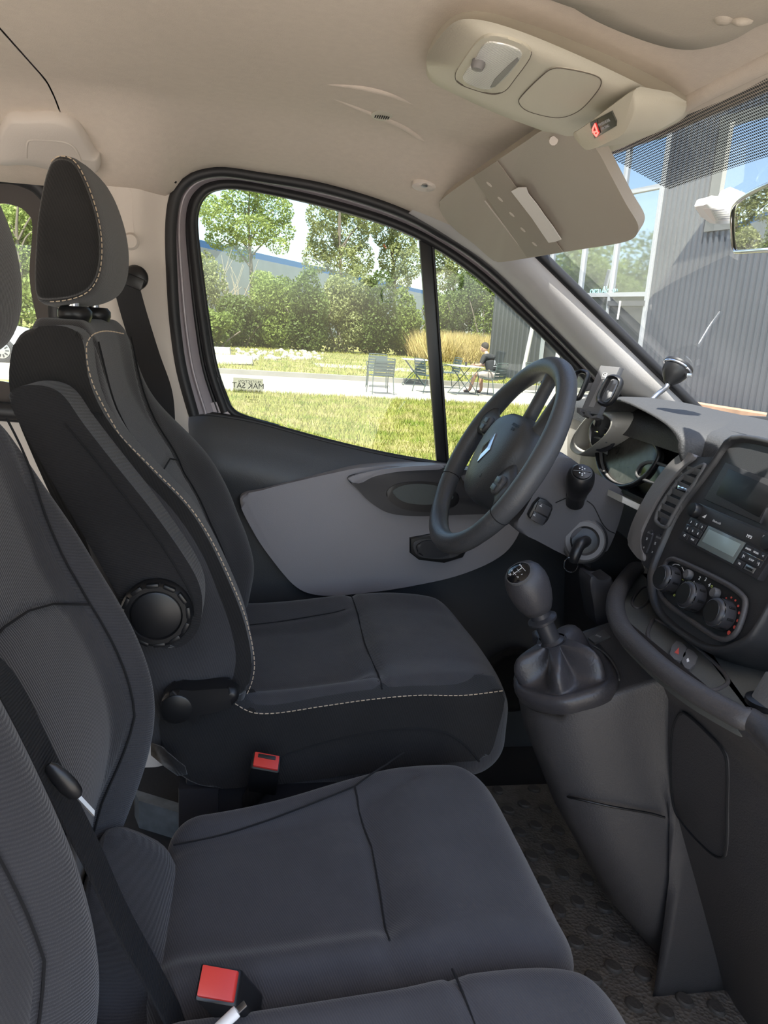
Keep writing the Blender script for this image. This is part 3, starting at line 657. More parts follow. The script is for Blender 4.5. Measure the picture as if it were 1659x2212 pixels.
# ================================================================ dashboard
DB = thing('dashboard', 'dark grey dashboard below the windscreen with hooded instruments', 'dashboard', V(.8,0,.09))
def padz(x): return sinterp(x, [(.685,.905),(.69,.93),(.705,.945),(.74,.953),(.80,.959),(.86,.960),(.95,.948),(1.15,.885)])
def toppad(u, v):
    y = lerp(.775,-.76,v); x = sinterp(u, [(0,.685),(.1,.688),(.2,.70),(.4,.76),(1,1.15)]); return V(x, y, padz(x)+.004*math.sin(y*3))
DASHTOP = mat('dash_top_skin',(.05,.05,.051),.62,.5,330); BEZ = mat('bezel_plastic',(.036,.036,.038),.42,.1,500)
grid('top_pad', toppad, 30, 40, DASHTOP, DB)
lipYZ = [(.245,.86),(.240,.895),(.241,.918),(.247,.934),(.268,.947),(.303,.957),(.361,.966),(.439,.974),(.493,.973),(.522,.963),(.536,.94),(.545,.90),(.548,.86),(.53,.81),(.40,.79),(.27,.81)]
lip = cr_path([V(.712-.056*sst(.85,.915,z),y,z) for y,z in lipYZ], 4, True); lc = V(.66,.395,.88)
def ringx(dx, s, dz=0, dy=0): return [V(p.x+dx, lc.y+(p.y-lc.y)*s+dy, lc.z+(p.z-lc.z)*s+dz) for p in lip]
hood = loft('cluster_hood', [ringx(.30,1.22,-.055), ringx(.22,1.20,-.03), ringx(.14,1.16,-.014), ringx(.07,1.12,-.004), ringx(.02,1.07,.0), ringx(.003,1.03), ringx(-.002,1.0), ringx(.003,.975), ringx(.03,.955,-.003), ringx(.055,.93,-.006)], DASHTOP, DB, cap=False)
tag(hood, 'arched hood over the instruments')
# instrument faces
clp = V(.690,.45,.86); cln = V(-.96,0,.28).normalized()
def pp(pxs, off=0, n=4, p0=clp, nn=cln): 
    return cr_path([PP(x,y,p0+nn*off,nn) for x,y in pxs], n, True)
clus_px = [(1298,977),(1307,955),(1321,943),(1347,934),(1374,935),(1401,948),(1419,964),(1425,984),(1417,1002),(1402,1022),(1376,1042),(1347,1049),(1321,1038),(1303,1012)]
prism('cluster_back', [V(.735,.20,.77),V(.735,.62,.77),V(.735,.62,.955),V(.735,.20,.955)], (.01,0,0), BLACK, DB)
cg = prism('instrument_lens', pp(clus_px,.0), -cln*.01, mat('smoked_lens',(.05,.048,.042),.25,var=.3,vscale=90), DB, .001)
tube('lens_ring', pp(clus_px,.004), .0035, WARMGREY, DB, 8, True); tube('lens_ring', [p+V(-.004,0,0)+(p-clp)*.055 for p in pp(clus_px,.004)], .005, BLACK, DB, 8, True)
pod_px = [(1376,1028),(1380,1010),(1393,1000),(1415,999),(1442,1008),(1470,1022),(1452,1052),(1425,1047),(1400,1040)]
prism('display_pod', pp(pod_px,.006), -cln*.02, GLOSSBLACK, DB, .002); tube('lens_ring', pp(pod_px,.007), .0028, DARKGREY, DB, 8, True)
# fascia: front face below the pad
def fascia(u, v):
    y = lerp(.775,.555,v); z = lerp(.925,.76,u); x = .690+.012*sst(.35,1,u); return V(x, y, z)
grid('driver_fascia', fascia, 16, 24, SUNGREY, DB)
grid('lower_fascia', lambda u,v: V(.700+.03*u, lerp(.56,.20,v), lerp(.805,.77,u)), 8, 8, SUNGREY, DB)
loft('cluster_apron', [[V(.690,.57,.93),V(.690,.57,.80),V(.695,.20,.80)],[V(.745,.60,.93),V(.745,.60,.785),V(.75,.20,.785)]], SUNGREY, DB, cap=False, closed=False)
# hole filler: ledge strips under the cluster
prism('fascia_ledge', [P(x,y,'Y',.30) for x,y in [(1345,1072),(1400,1098),(1396,1112),(1343,1086)]], (0,.2,0), SUNGREY, DB, .003)
prism('knee_panel', [V(.70,.20,.78),V(.70,.77,.78),V(.74,.77,.40),V(.74,.20,.40)], (.02,0,0), DARK2, DB, .01)
prism('side_fascia', [V(.60,.775,.85),V(.72,.775,.96),V(.80,.775,.96),V(.80,.775,.78),V(.69,.775,.78)], (0,-.015,0), SUNGREY, DB, .004)
# left air vent
vl = [(1232,968),(1236,945),(1255,915),(1278,893),(1300,891),(1319,905),(1317,925),(1301,946),(1276,966),(1250,981)]
vr = cr_path([P(x,y,'X',.655) for x,y in vl], 4, True); vc = sum(vr, V(0,0,0))/len(vr)
va = loft('air_vent', [[vc+(p-vc)*s+V(d,0,0) for p in vr] for s, d in ((1.12,.05),(1.08,.012),(1.03,.001),(.97,0),(.90,.004),(.86,.02),(.84,.045))], SUNGREY, DB, cap=False); tag(va, 'rounded air vent at the far end of the dashboard')
prism('vent_cavity', [vc+(p-vc)*.86+V(.04,0,0) for p in vr], (.005,0,0), BLACK, va)
lathe('vent_disc', [(.036,0),(.036,-.004),(.032,-.006),(.03,-.002),(.001,-.002)], vc+V(.022,-.012,0), (1,.4,0), DARK2, va, 30)
for k in (-.012,.0,.012): tube('vent_blade', [vc+V(.014,-.012+.03*math.sin(a)-.006,k+.03*math.cos(a)*.1) for a in np.linspace(-1.3,1.3,9)], .0022, CHROME if k == 0 else DARKGREY, va, 6)
# --- centre stack on its own inclined plane
S0 = P(1425,1250,'Y',.17); SN = V(-.953,0,.30).normalized(); SB = V(.30,0,.953).normalized(); SY = V(0,1,0); SA = .0725
def S(a, b, off=0): return S0+SY*(a-S0.y)+SB*b+SN*off
def SPX(x, y, off=0): return PP(x, y, S0+SN*off, SN)
def sab(x, y, off=0): q = SPX(x,y,off); return q.y, (q-S0-SN*off).dot(SB)
left = [(1569,973),(1545,988),(1520,1022),(1490,1062),(1456,1109),(1431,1162),(1405,1226),(1401,1258),(1407,1300),(1424,1332),(1450,1357),(1477,1377),(1505,1392)]
lab_ = [sab(x,y) for x,y in left]; lab_[0] = (lab_[0][0], .235)
lab_ = [(a, b) for a, b in lab_ if a > SA-.005]
loop = [S(SA,.242)]+[S(a,b) for a,b in lab_]+[S(SA,-.052)]+[S(2*SA-a,b) for a,b in lab_[::-1]]
bez = cr_path(loop, 3, True); bcen = S(SA,.09)
def bring(s, off): return [bcen+(p-bcen)*s+SN*off for p in bez]
be = loft('centre_bezel', [bring(1.06,-.10), bring(1.03,-.03), bring(1.012,-.004), bring(1.0,.003), bring(.975,.0045), bring(.95,.002), bring(.935,-.004)], BEZ, DB, cap=False); tag(be, 'rounded bezel around radio and heater controls')
prism('bezel_floor', bring(.95,-.004), -SN*.02, BEZ, DB)
# rim between radio and heater panel
def sprism(name, pxs, off, dep, m, par, bev=.001, n=4, sm=True):
    q = [SPX(x,y,off) for x,y in pxs]; q = cr_path(q, n, True) if sm else q; return prism(name, q, -SN*dep, m, par, bev)
# grey strip, vent and slats left of the bezel
strip_o = [(1477,977),(1443,1003),(1403,1056),(1373,1111),(1356,1158),(1358,1180),(1382,1210)]; strip_i = [(1390,1200),(1380,1165),(1397,1120),(1431,1060),(1470,1012),(1500,986)]
sprism('grey_strip', strip_o+strip_i, .006, .04, WARMGREY, DB, .004, 5)
sprism('vent_surround', [(1500,986),(1530,990),(1545,988),(1520,1022),(1456,1109),(1431,1162),(1405,1226),(1384,1212),(1382,1165),(1400,1118),(1440,1058),(1475,1012)], .001, .05, DARK2, DB, .002, 3)
vop = [(1512,1008),(1522,1008),(1500,1045),(1474,1080),(1452,1118),(1440,1138),(1425,1133),(1417,1122),(1425,1098),(1445,1068),(1475,1030)]
cv_ = sprism('centre_vent', vop, .002, .004, BLACK, DB, .0005, 4); tag(cv_, 'tall slatted air vent beside the bezel')
tube('vent_rim', cr_path([SPX(x,y,.003) for x,y in vop],4,True), .0035, DARKGREY, cv_, 8, True)
for k, (x0,y0,x1,y1) in enumerate([(1483,1014,1510,1021),(1470,1028,1500,1040),(1458,1043,1490,1058),(1447,1058,1480,1073),(1436,1074,1470,1089),(1427,1092,1459,1107),(1421,1110,1449,1125)]):
    a, b = SPX(x0,y0,.004), SPX(x1,y1,.004); d = SB*.0085+SN*.004
    prism('vent_slat', [a-d,b-d,b+d*.6,a+d*.6], -SN*.004, DARKGREY, cv_, .0008)
prism('vent_tab', [SPX(x,y,.009) for x,y in [(1464,1048),(1484,1055),(1482,1062),(1462,1055)]], -SN*.006, CHROME, cv_, .001)
sprism('vent_thumbwheel', [(1428,1116),(1444,1124),(1441,1136),(1425,1129)], .006, .006, DARK2, cv_, .001, 1)
for (x,y) in ((1399,1172),(1417,1182)):
    t_ = sprism('toggle_switch', [(x+1,y-26),(x+11,y-21),(x-4,y+22),(x-14,y+16)], .004, .006, DARK2, DB, .0015, 2)
    sprism('switch_light', [(x+1,y-25),(x+10,y-21),(x+9,y-17),(x-1,y-21)], .0045, .001, STEEL, t_, .0002, 1)
    text('switch_symbol', '%', .006, SPX(x-2,y-8,.0047), SN, -SY, DIMPRINT, t_); text('switch_symbol', 'x', .006, SPX(x-8,y+10,.0047), SN, -SY, DIMPRINT, t_)
# cubby
sprism('cubby_frame', [(1567,998),(1680,1044),(1640,1130),(1520,1078)], .001, .006, BEZ, DB, .002, 1, False)
cb = sprism('storage_cubby', [(1574,1012),(1680,1058),(1640,1118),(1546,1068)], .0016, .004, BLACK, DB, .0005, 1, False); tag(cb, 'empty black storage cubby above the radio')
# --- radio
rd = thing('car_radio', 'double-height car radio with grey display in the centre bezel', 'radio', SPX(1570,1170))
RBR = SPX(1635,1252,.006); rTL, rBL, rBR = SPX(1509,1086,.006), SPX(1464,1162,.006), SPX(1635,1252,.006); rTR = rTL+(rBR-rBL)
prism('radio_body', [rTL,rBL,rBR,rTR], -SN*.02, DARK2, rd, .002)
def R(u, v, off=.0063): return rTL.lerp(rTR,u).lerp(rBL.lerp(rBR,u), v)+SN*(off-.006)
def rrect(name, u0, v0, u1, v1, off, m, par=rd, dep=.002, bev=.0006): return prism(name, [R(u0,v0,off),R(u0,v1,off),R(u1,v1,off),R(u1,v0,off)], -SN*dep, m, par, bev)
rrect('upper_panel', .02,.04,.98,.36,.0075, BEZ); 
lcd = rrect('display', .27,.40,.72,.94,.0082, mat('lcd_glass',(.16,.19,.19),.15,spec=.8)); tag(lcd, 'pale liquid crystal display')
rrect('display_window', .30,.47,.69,.80,.0084, mat('lcd_segment',(.30,.38,.38),.2,spec=.8), lcd, .0006, .0001)
for (u0,u1,v0,v1,t) in [(.03,.10,.42,.58,'1'),(.105,.175,.42,.58,'2'),(.18,.25,.42,.58,'3'),(.03,.10,.60,.76,'4'),(.105,.175,.60,.76,'5'),(.18,.25,.60,.76,'6'),(.03,.13,.79,.94,'O'),(.14,.25,.79,.94,'TEXT'),
    (.745,.825,.42,.58,'RADIO'),(.83,.91,.42,.58,'MEDIA'),(.915,.975,.42,.58,'<'),(.745,.825,.60,.76,'|<'),(.83,.91,.60,.76,'SETUP'),(.915,.975,.60,.76,'>|'),(.745,.83,.79,.94,'TEL')]:
    k = rrect('radio_button', u0,v0,u1,v1,.0085, DARK2, rd, .002, .0006); text('button_text', t, .0052 if len(t) < 3 else .0036, R((u0+u1)/2,(v0+v1)/2,.0087), SN, -SY, WHITEPRINT, k)
for u0,u1 in ((.03,.25),(.745,.975)): rrect('chrome_line', u0,.585,u1,.60,.0088, CHROME, rd, .001, .0001)
us = rrect('usb_port', .85,.80,.95,.92,.009, STEEL, rd, .002, .0004); rrect('port_slot', .865,.84,.935,.89,.0092, BLACK, us, .001, .0001)
for u in (.055,.955): lathe('radio_knob', [(.011,0),(.011,.008),(.0095,.011),(.001,.0115)], R(u,.2,.007), SN, BLACK, rd, 24)
text('radio_print', 'Bluetooth', .0048, R(.33,.25,.0078), SN, -SY, DIMPRINT, rd); text('radio_print', 'MP3', .006, R(.72,.25,.0078), SN, -SY, WHITEPRINT, rd); text('radio_print', 'BROWSE', .0045, R(.88,.12,.0078), SN, -SY, DIMPRINT, rd)
prism('volume_mark', [R(.14,.28,.0078),R(.18,.28,.0078),R(.18,.18,.0078)], -SN*.0004, WHITEPRINT, rd)
# --- heater controls
hc = thing('heater_control_panel', 'rounded heater control panel with three black rotary knobs', 'control panel', SPX(1510,1300))
hp = [(1437,1222),(1448,1209),(1470,1213),(1562,1257),(1602,1285),(1610,1308),(1597,1354),(1580,1376),(1552,1379),(1500,1346),(1440,1302),(1424,1269)]
sprism('panel_face', hp, .0035, .006, BLACK, hc, .001, 4)
tube('panel_rim', cr_path([SPX(x,y,.004) for x,y in hp],4,True), .004, DARK, hc, 8, True)
KN = []
for i, (x,y) in enumerate([(1452,1254),(1505,1292),(1567,1330)]):
    c = SPX(x,y,.004); KN.append(c); k = lathe('rotary_knob', [(.0205,0),(.0200,.012),(.0190,.018),(.0175,.021),(.0150,.0225),(.001,.023)], c, SN, DARK2, hc, 36)
    lathe('knob_band', [(.0198,.0162),(.0196,.0178)], c, SN, CHROME, k, 36)
    lathe('knob_cap', [(.0150,.0222),(.0146,.0234),(.001,.0238)], c, SN, BLACK, k, 30)
    for a in np.linspace(0,2*math.pi,9)[:-1]:
        rx, ry, rz = axes(SN); box('knob_grip', c+(rx*math.cos(a)+ry*math.sin(a))*.0198+SN*.007, (.003,.0035,.009), BLACK, k, Matrix((rx,ry,rz)).transposed() @ Matrix.Rotation(a,3,'Z'), .0008)
for (x,y) in ((1491,1243),(1549,1283)): lathe('push_button', [(.0075,0),(.0075,.006),(.006,.008),(.001,.0083)], SPX(x,y,.004), SN, DARKGREY, hc, 20)
REDP = mat('red_print',(.55,.08,.06),.6); GRN = mat('green_print',(.35,.42,.10),.6)
for x,y,r_ in [(1559,1299,.0010),(1569,1292,.0012),(1580,1291,.0014),(1589,1297,.0015),(1595,1309,.0017),(1597,1324,.0019),(1594,1341,.0021),(1587,1355,.0024),(1575,1367,.0030)]:
    lathe('temperature_dot', [(r_,0),(r_,.0006),(.0002,.0007)], SPX(x,y,.0038), SN, REDP, hc, 10)
for t,x,y in [('1',1498,1259),('2',1511,1249),('3',1524,1252),('4',1532,1264),('A/C',1482,1262)]: text('dial_number', t, .0075, SPX(x,y,.0038), SN, -SY, WHITEPRINT, hc)
tube('dial_arc', cr_path([SPX(x,y,.0038) for x,y in [(1448,1224),(1457,1219),(1466,1220)]],5), .0006, WHITEPRINT, hc, 5); tube('dial_arc', cr_path([SPX(x,y,.0038) for x,y in [(1473,1225),(1478,1236),(1477,1246)]],5), .0006, WHITEPRINT, hc, 5)
tube('dial_arc', cr_path([SPX(x,y,.0038) for x,y in [(1474,1262),(1470,1274),(1462,1282)]],5), .0006, WHITEPRINT, hc, 5)
for t,x,y,m_ in [('~',1467,1220,WHITEPRINT),('~',1475,1252,GRN),('o',1457,1285,GRN),('o',1538,1266,GRN),('*',1535,1283,WHITEPRINT),('=',1540,1302,WHITEPRINT)]: text('dial_symbol', t, .008, SPX(x,y,.0038), SN, -SY, m_, hc)
# --- tray and rim below the stack
TZ = .672
rimpx = [(1398,1205),(1365,1235),(1337,1275),(1329,1314),(1344,1358),(1383,1400),(1434,1446),(1505,1497),(1598,1549),(1640,1568)]
rim = cr_path([P(x,y,'Z',.682) for x,y in rimpx]+[V(.535,-.32,.684),V(.535,-.75,.684)], 6)
tube('tray_rim', rim, .0145, DARK, DB, 14, ell=.9, up=(0,0,1))
tp = [p+V(0,0,TZ-p.z) for p in rim]; 
tray = prism('tray', tp+[V(.72,-.75,TZ),V(.72,rim[0].y,TZ)], (0,0,-.012), mat('tray_floor',(.075,.076,.07),.6,.2,400), DB); tag(tray, 'shallow tray under the heater controls')
def tpx(pxs, z=TZ, n=4): return cr_path([P(x,y,'Z',z) for x,y in pxs], n, True)
tube('tray_recess_edge', tpx([(1400,1378),(1408,1345),(1420,1341),(1470,1372),(1540,1430),(1572,1468),(1560,1485),(1535,1492),(1505,1480),(1440,1425)]), .003, DARK, tray, 8, True)
tube('cup_ring', tpx([(1366,1298),(1385,1272),(1400,1270),(1405,1285),(1395,1305),(1375,1315)]), .0025, DARK, tray, 8, True)
hz = prism('hazard_switch', tpx([(1446,1412),(1461,1383),(1484,1399),(1471,1428)], TZ+.006, 2), (0,0,-.008), DARKGREY, DB, .0012)
prism('hazard_triangle', [P(x,y,'Z',TZ+.0066) for x,y in [(1457,1409),(1467,1398),(1466,1413)]], (0,0,-.0008), REDP, hz)
lk = prism('lock_switch', tpx([(1472,1429),(1485,1400),(1508,1418),(1490,1446)], TZ+.006, 2), (0,0,-.008), DARKGREY, DB, .0012)
prism('lock_symbol', [P(x,y,'Z',TZ+.0066) for x,y in [(1483,1424),(1487,1421),(1489,1428),(1484,1430)]], (0,0,-.0008), WHITEPRINT, lk)
# right hand fascia beyond the bezel
prism('side_panel', [V(.64,-.08,.67),V(.70,-.08,.93),V(.70,-.75,.93),V(.62,-.75,.67)], (.02,0,0), DARK, DB, .006)
# --- lower dash and gear console
LP = [(.684,.545),(.668,.541),(.650,.552),(.625,.572),(.59,.590),(.52,.600),(.45,.615),(.38,.640),(.30,.672),(.20,.712),(.09,.755)]
def lower(u, v):
    k = u*(len(LP)-1); i = min(int(k),len(LP)-2); z = lerp(LP[i][0],LP[i+1][0],k-i); x = lerp(LP[i][1],LP[i+1][1],k-i); y = lerp(.17,-.75,v)
    return V(x, y, z)
grid('lower_panel', lower, 40, 20, DARK, DB)
def lowx(z): return interp(z, sorted(LP))
pd = [(1470,1541),(1490,1548),(1535,1590),(1562,1622),(1571,1660),(1570,1760),(1568,1835),(1558,1853),(1530,1838),(1480,1785),(1455,1740),(1450,1660),(1453,1580)]
def onlow(x, y, off=0):
    q = P(x,y,'X',.6)
    for _ in range(12): q = P(x,y,'X',lowx(q.z)-off)
    return q
pdp = cr_path([onlow(x,y,.003) for x,y in pd], 4, True)
pk = prism('pocket_door', pdp, (.02,0,.0), DARK, DB, .003); tag(pk, 'dark flap with a small finger pull in the lower dashboard')
tube('flap_gap', [p+V(-.0005,0,0) for p in pdp], .0018, SEAMDK, pk, 6, True)
q0 = [onlow(x,y,.004) for x,y in [(1491,1590),(1512,1594),(1516,1602),(1506,1622),(1494,1612)]]
prism('finger_pull', q0, (.004,0,0), DARKGREY, pk, .001)
GC = thing('gear_console', 'dark plastic console carrying the gear lever below the dashboard', 'console', V(.5,.16,.09))
G0 = V(.48,.16,.585); GN = V(-.34,0,.94).normalized()
def topz(x): return G0.z+(x-G0.x)*.34/.94
XR = [(.08,.70),(.101,.675),(.199,.588),(.352,.493),(.476,.433),(.546,.412),(.58,.405)]
def podring(z, s=1, top=False):
    xr = interp(z, XR); yl = .265; yr = lerp(.045,.066,sst(.1,.5,z)); pts = [V(.76,yl,z),V(xr+.11,yl,z),V(xr+.04,yl-.012,z),V(xr+.008,yl-.05,z),V(xr,yl-.09,z),V(xr,yr+.075,z),V(xr+.012,yr+.04,z),V(xr+.045,yr+.012,z),V(xr+.10,yr,z),V(xr+.15,yr-.002,z),V(.63,yr-.012,z),V(.76,yr-.012,z)]
    return pts
rings = []
for z in (.088,.12,.16,.2,.25,.3,.352,.40,.44,.476,.51,.54,.56):
    r_ = podring(z); rings.append(cr_path(r_, 4, False))
# final rings follow the sloping top
def slope_ring(s, dz):
    r_ = cr_path(podring(.565), 4, False); c = V(.56,.16,0); o_ = []
    for p in r_:
        q = V(c.x+(p.x-c.x)*s, c.y+(p.y-c.y)*s, 0); q.z = topz(q.x)+dz; o_.append(q)
    return o_
rings += [slope_ring(1.0,-.016), slope_ring(.992,-.006), slope_ring(.97,0), slope_ring(.9,.0), slope_ring(.5,0), slope_ring(.05,0)]
gp = loft('console_body', rings, DARK, GC, cap=True)
tube('console_seam', cr_path([P(x,y,'Y',yy) for x,y,yy in [(1196,1708,.20),(1214,1718,.14),(1240,1724,.085),(1320,1742,.058),(1400,1756,.052),(1436,1766,.048)]],6), .0018, BLACK, GC, 8)
prism('start_switch', [PP(x,y,G0+GN*.004,GN) for x,y in [(1270,1377),(1304,1359),(1318,1372),(1284,1388)]], -GN*.006, DARKGREY, GC, .001)
text('switch_symbol', 'STOP', .005, PP(1292,1374,G0+GN*.0045,GN), GN, (.3,-1,0), DIMPRINT, GC)
# opening beside the boot
prism('boot_opening', cr_path([PP(x,y,G0+GN*.0008,GN) for x,y in [(1283,1396),(1310,1408),(1332,1440),(1340,1462),(1325,1482),(1290,1500),(1230,1510)]],4,True), -GN*.002, BLACK, GC)
tube('boot_frame', cr_path([PP(x,y,G0+GN*.0015,GN) for x,y in [(1284,1400),(1312,1420),(1330,1450),(1333,1470)]],5), .0045, DARKGREY, GC, 8)
# --- gear lever
GL = thing('gear_lever', 'gear lever with dark rounded knob and loose leather boot', 'gear lever', PP(1225,1455,G0,GN))
LEATHER = mat('boot_leather',(.045,.043,.047),.36,.25,260)
ringpx = [(1116,1486),(1124,1455),(1150,1420),(1178,1402),(1215,1392),(1260,1395),(1300,1415),(1325,1450),(1326,1475),(1300,1495),(1260,1508),(1215,1518),(1170,1514),(1135,1503)]
br = cr_path([PP(x,y,G0+GN*.012,GN) for x,y in ringpx], 4, True); bc = sum(br, V(0,0,0))/len(br)
neck = PP(1192,1402,G0+GN*.012,GN); neck = P(1193,1388,'Y',.158)
nb = len(br)
def bootring(t, dz, wr):
    out_ = []
    for i, p in enumerate(br):
        a = 2*math.pi*i/nb; q = p.lerp(neck, t); d = (p-bc).normalized(); out_.append(q+GN*dz+d*(.022*t if t>.85 else .018*t)+d*wr*math.sin(a*5+1.3+2*t)*(t*(1-t))*.10)
    return out_
boot = loft('boot', [bootring(0,-.020,0), [p+GN*-.004+(p-bc).normalized()*.006 for p in br], [p+GN*.006+(p-bc).normalized()*.003 for p in br], [p+GN*.009-(p-bc).normalized()*.006 for p in br], bootring(.16,-.002,.1), bootring(.28,-.004,.6), bootring(.45,.006,1), bootring(.62,.016,1.2), bootring(.78,.014,1), bootring(.92,.008,.4), bootring(1.0,.004,0)], LEATHER, GL, cap=False, sub=1); tag(boot, 'creased dark leather boot')
kd = (P(1152,1292,'Y',.165)-neck).normalized()
lathe('lever_shaft', [(.0165,-.03),(.0165,.0),(.019,.004),(.019,.008),(.0145,.012),(.0140,.040),(.022,.044),(.0225,.048),(.016,.052),(.0155,.07)], neck-kd*.006, kd, DARK2, GL, 28)
kb = neck+kd*.052
knob = lathe('knob', [(.014,0),(.020,.003),(.026,.014),(.0305,.030),(.0325,.045),(.0315,.058),(.027,.070),(.020,.078),(.010,.082),(.001,.083)], kb, kd, mat('knob_skin',(.05,.047,.05),.42,.2,500), GL, 36)
kn_ = (V(-.62,-.30,.72)).normalized(); kcn = kb+kd*.043+kn_*.0345
cap = lathe('knob_cap', [(.019,-.004),(.019,.0015),(.017,.0032),(.009,.0050),(.001,.0056)], kcn, kn_, GLOSSBLACK, knob, 32)
lathe('cap_ring', [(.0202,-.003),(.0202,.0012),(.0190,.0018)], kcn, kn_, DARKGREY, knob, 32)
cx_, cy_, _ = axes(kn_, (0,-1,0)); 
for t,a,b in [('1',-.009,.006),('2',-.009,-.007),('3',-.002,.008),('4',-.002,-.008),('5',.005,.008),('6',.005,-.008),('R',.011,-.005)]: text('gear_number', t, .0065, kcn+V(-1,0,-.6).normalized()*0+(-cy_*b*-1)+(cx_*a)+kn_*.0046, kn_, cx_, WHITEPRINT, cap)
for a in (-.009,-.002,.005): tube('gear_gate', [kcn+cx_*a+cy_*.0045+kn_*.0052, kcn+cx_*a-cy_*.0045+kn_*.0052], .0004, WHITEPRINT, cap, 5)
tube('gear_gate', [kcn-cx_*.009+kn_*.0056, kcn+cx_*.008+kn_*.0056], .0004, WHITEPRINT, cap, 5)
# --- steering column
SCo = thing('steering_column', 'grey plastic steering column shroud with stalk and ignition', 'steering column', V(.55,.43,.75))
shp = [(1203,978),(1250,1002),(1300,1030),(1336,1052),(1350,1072),(1346,1098),(1332,1145),(1312,1190),(1288,1213),(1255,1213),(1215,1197),(1160,1168),(1112,1142),(1130,1108),(1165,1045)]
sh = prism('shroud', cr_path([P(x,y,'Y',.355) for x,y in shp], 3, True), (0,.15,0), mat('shroud_plastic',(.085,.082,.088),.42,.15,500), SCo, .018, 5)
prism('column_tube', [V(.60,.38,.78),V(.85,.38,.62),V(.85,.38,.50),V(.60,.38,.68)], (0,.1,0), BLACK, SCo, .01)
tube('shroud_seam', [p+V(0,-.0006,0) for p in cr_path([P(x,y,'Y',.3548) for x,y in [(1200,1086),(1222,1076)]],4)], .0009, SEAMDK, SCo, 5)
tube('shroud_seam', cr_path([P(x,y,'Y',.3545) for x,y in [(1268,1082),(1282,1093),(1292,1112),(1302,1132),(1315,1146),(1328,1152)]],4), .0009, SEAMDK, SCo, 5)
sb = P(1243,1078,'Y',.350); st_ = (P(1257,1020,'Y',.305)-sb)
prism('stalk_surround', cr_path([P(x,y,'Y',.353) for x,y in [(1223,1072),(1232,1058),(1262,1058),(1270,1070),(1262,1085),(1246,1092),(1232,1086)]],3,True), (0,.01,0), DARK2, SCo, .003)
sd_ = st_.normalized(); sL = st_.length
stalk = lathe('wiper_stalk', [(.016,-.01),(.0155,.012),(.0165,.016),(.0225,sL*.55),(.0235,sL*.75),(.0215,sL*.93),(.017,sL),(.001,sL+.001)], sb, sd_, BLACK, SCo, 28); tag(stalk, 'black stalk with white symbols on its end')
sx_, sy_, _ = axes(sd_)
lathe('stalk_button', [(.0155,sL),(.015,sL+.0022),(.001,sL+.003)], sb, sd_, GLOSSBLACK, stalk, 24)
box('button_split', sb+sd_*(sL+.003), (.028,.0010,.001), DARKGREY, stalk, Matrix((sx_,sy_,sd_)).transposed())
for a,b in ((-.004,.005),(.0,.003),(.004,.005),(.0,.008),(-.004,-.004),(.0,-.006),(.004,-.004),(0,-.009)): lathe('symbol_dot', [(.0011,0),(.0011,.0006),(.0002,.0006)], sb+sd_*(sL+.0028)+sx_*a+sy_*b, sd_, WHITEPRINT, stalk, 8)
sw = prism('switch_block', cr_path([P(x,y,'Y',.345) for x,y in [(1167,1076),(1194,1092),(1190,1110),(1175,1135),(1145,1120),(1146,1105)]],2,True), (0,.014,0), BLACK, SCo, .003); tag(sw, 'block of two black rocker keys with arrows')
for q, tx in (([(1164,1082),(1192,1097),(1183,1117),(1156,1102)],(1168,1093)),([(1154,1104),(1181,1119),(1172,1136),(1146,1121)],(1154,1113))):
    k = prism('rocker_key', [P(x,y,'Y',.3425) for x,y in q], (0,.004,0), DARK2, sw, .001); text('key_arrow', '<', .009, P(tx[0],tx[1],'Y',.3422), (0,-1,0), (1,0,0), WHITEPRINT, k)
ig = P(1262,1168,'Y',.352); ign = V(-.25,-.93,.22).normalized()
lathe('ignition_bezel', [(.036,-.014),(.036,.004),(.033,.007),(.0255,.007),(.0245,.004),(.024,-.004),(.010,-.008),(.001,-.008)], ig, ign, mat('bezel_grey',(.11,.105,.105),.5,.1,500), SCo, 40)
lathe('ignition_collar', [(.0405,-.016),(.0405,.001),(.036,.003)], ig, ign, BLACK, SCo, 40)
lathe('ignition_well', [(.0245,-.003),(.0245,.0045),(.018,.001),(.001,.0005)], ig, ign, BLACK, SCo, 32)
lathe('lock_barrel', [(.0085,-.01),(.0085,.003),(.007,.004),(.001,.004)], ig+V(.006,0,.001), ign, STEEL, SCo, 24)
KY = thing('ignition_key', 'black car key in the ignition with a thin steel ring', 'key', ig)
kpts = cr_path([ig+ign*.0, ig+ign*.018, P(1252,1178,'Y',.322), P(1242,1200,'Y',.318), P(1238,1212,'Y',.320)],5)
tube('key_head', kpts, [.008+.002*math.sin(i/len(kpts)*3) for i in range(len(kpts))], BLACK, KY, 10)
rc = P(1234,1215,'Y',.316); tube('key_ring', [rc+V(.0125*math.cos(a),0.003*math.sin(a),.0125*math.sin(a)-.004) for a in np.linspace(0,2*math.pi,33)[:-1]], .0010, CHROME, KY, 6, True)
# --- bracket in the footwell, firewall
BK = prism('footwell_bracket', cr_path([P(x,y,'Y',.30) for x,y in [(1274,1256),(1284,1244),(1303,1260),(1322,1248),(1335,1300),(1330,1345),(1290,1350),(1283,1310)]],2,True), (0,.05,0), DARK2, DB, .004)
tag(prism('wall_front', [V(1.08,-.8,.08),V(1.08,.8,.08),V(1.2,.8,.95),V(1.2,-.8,.95)], (.02,0,0), BLACK), 'black bulkhead in front of the footwell', kind='structure')
tag(prism('trim_4', [V(.80,.775,.09),V(1.25,.775,.09),V(1.25,.775,.93),V(.78,.775,.93)], (0,.015,0), DARK2), 'dark kick panel beside the pedals', kind='structure')
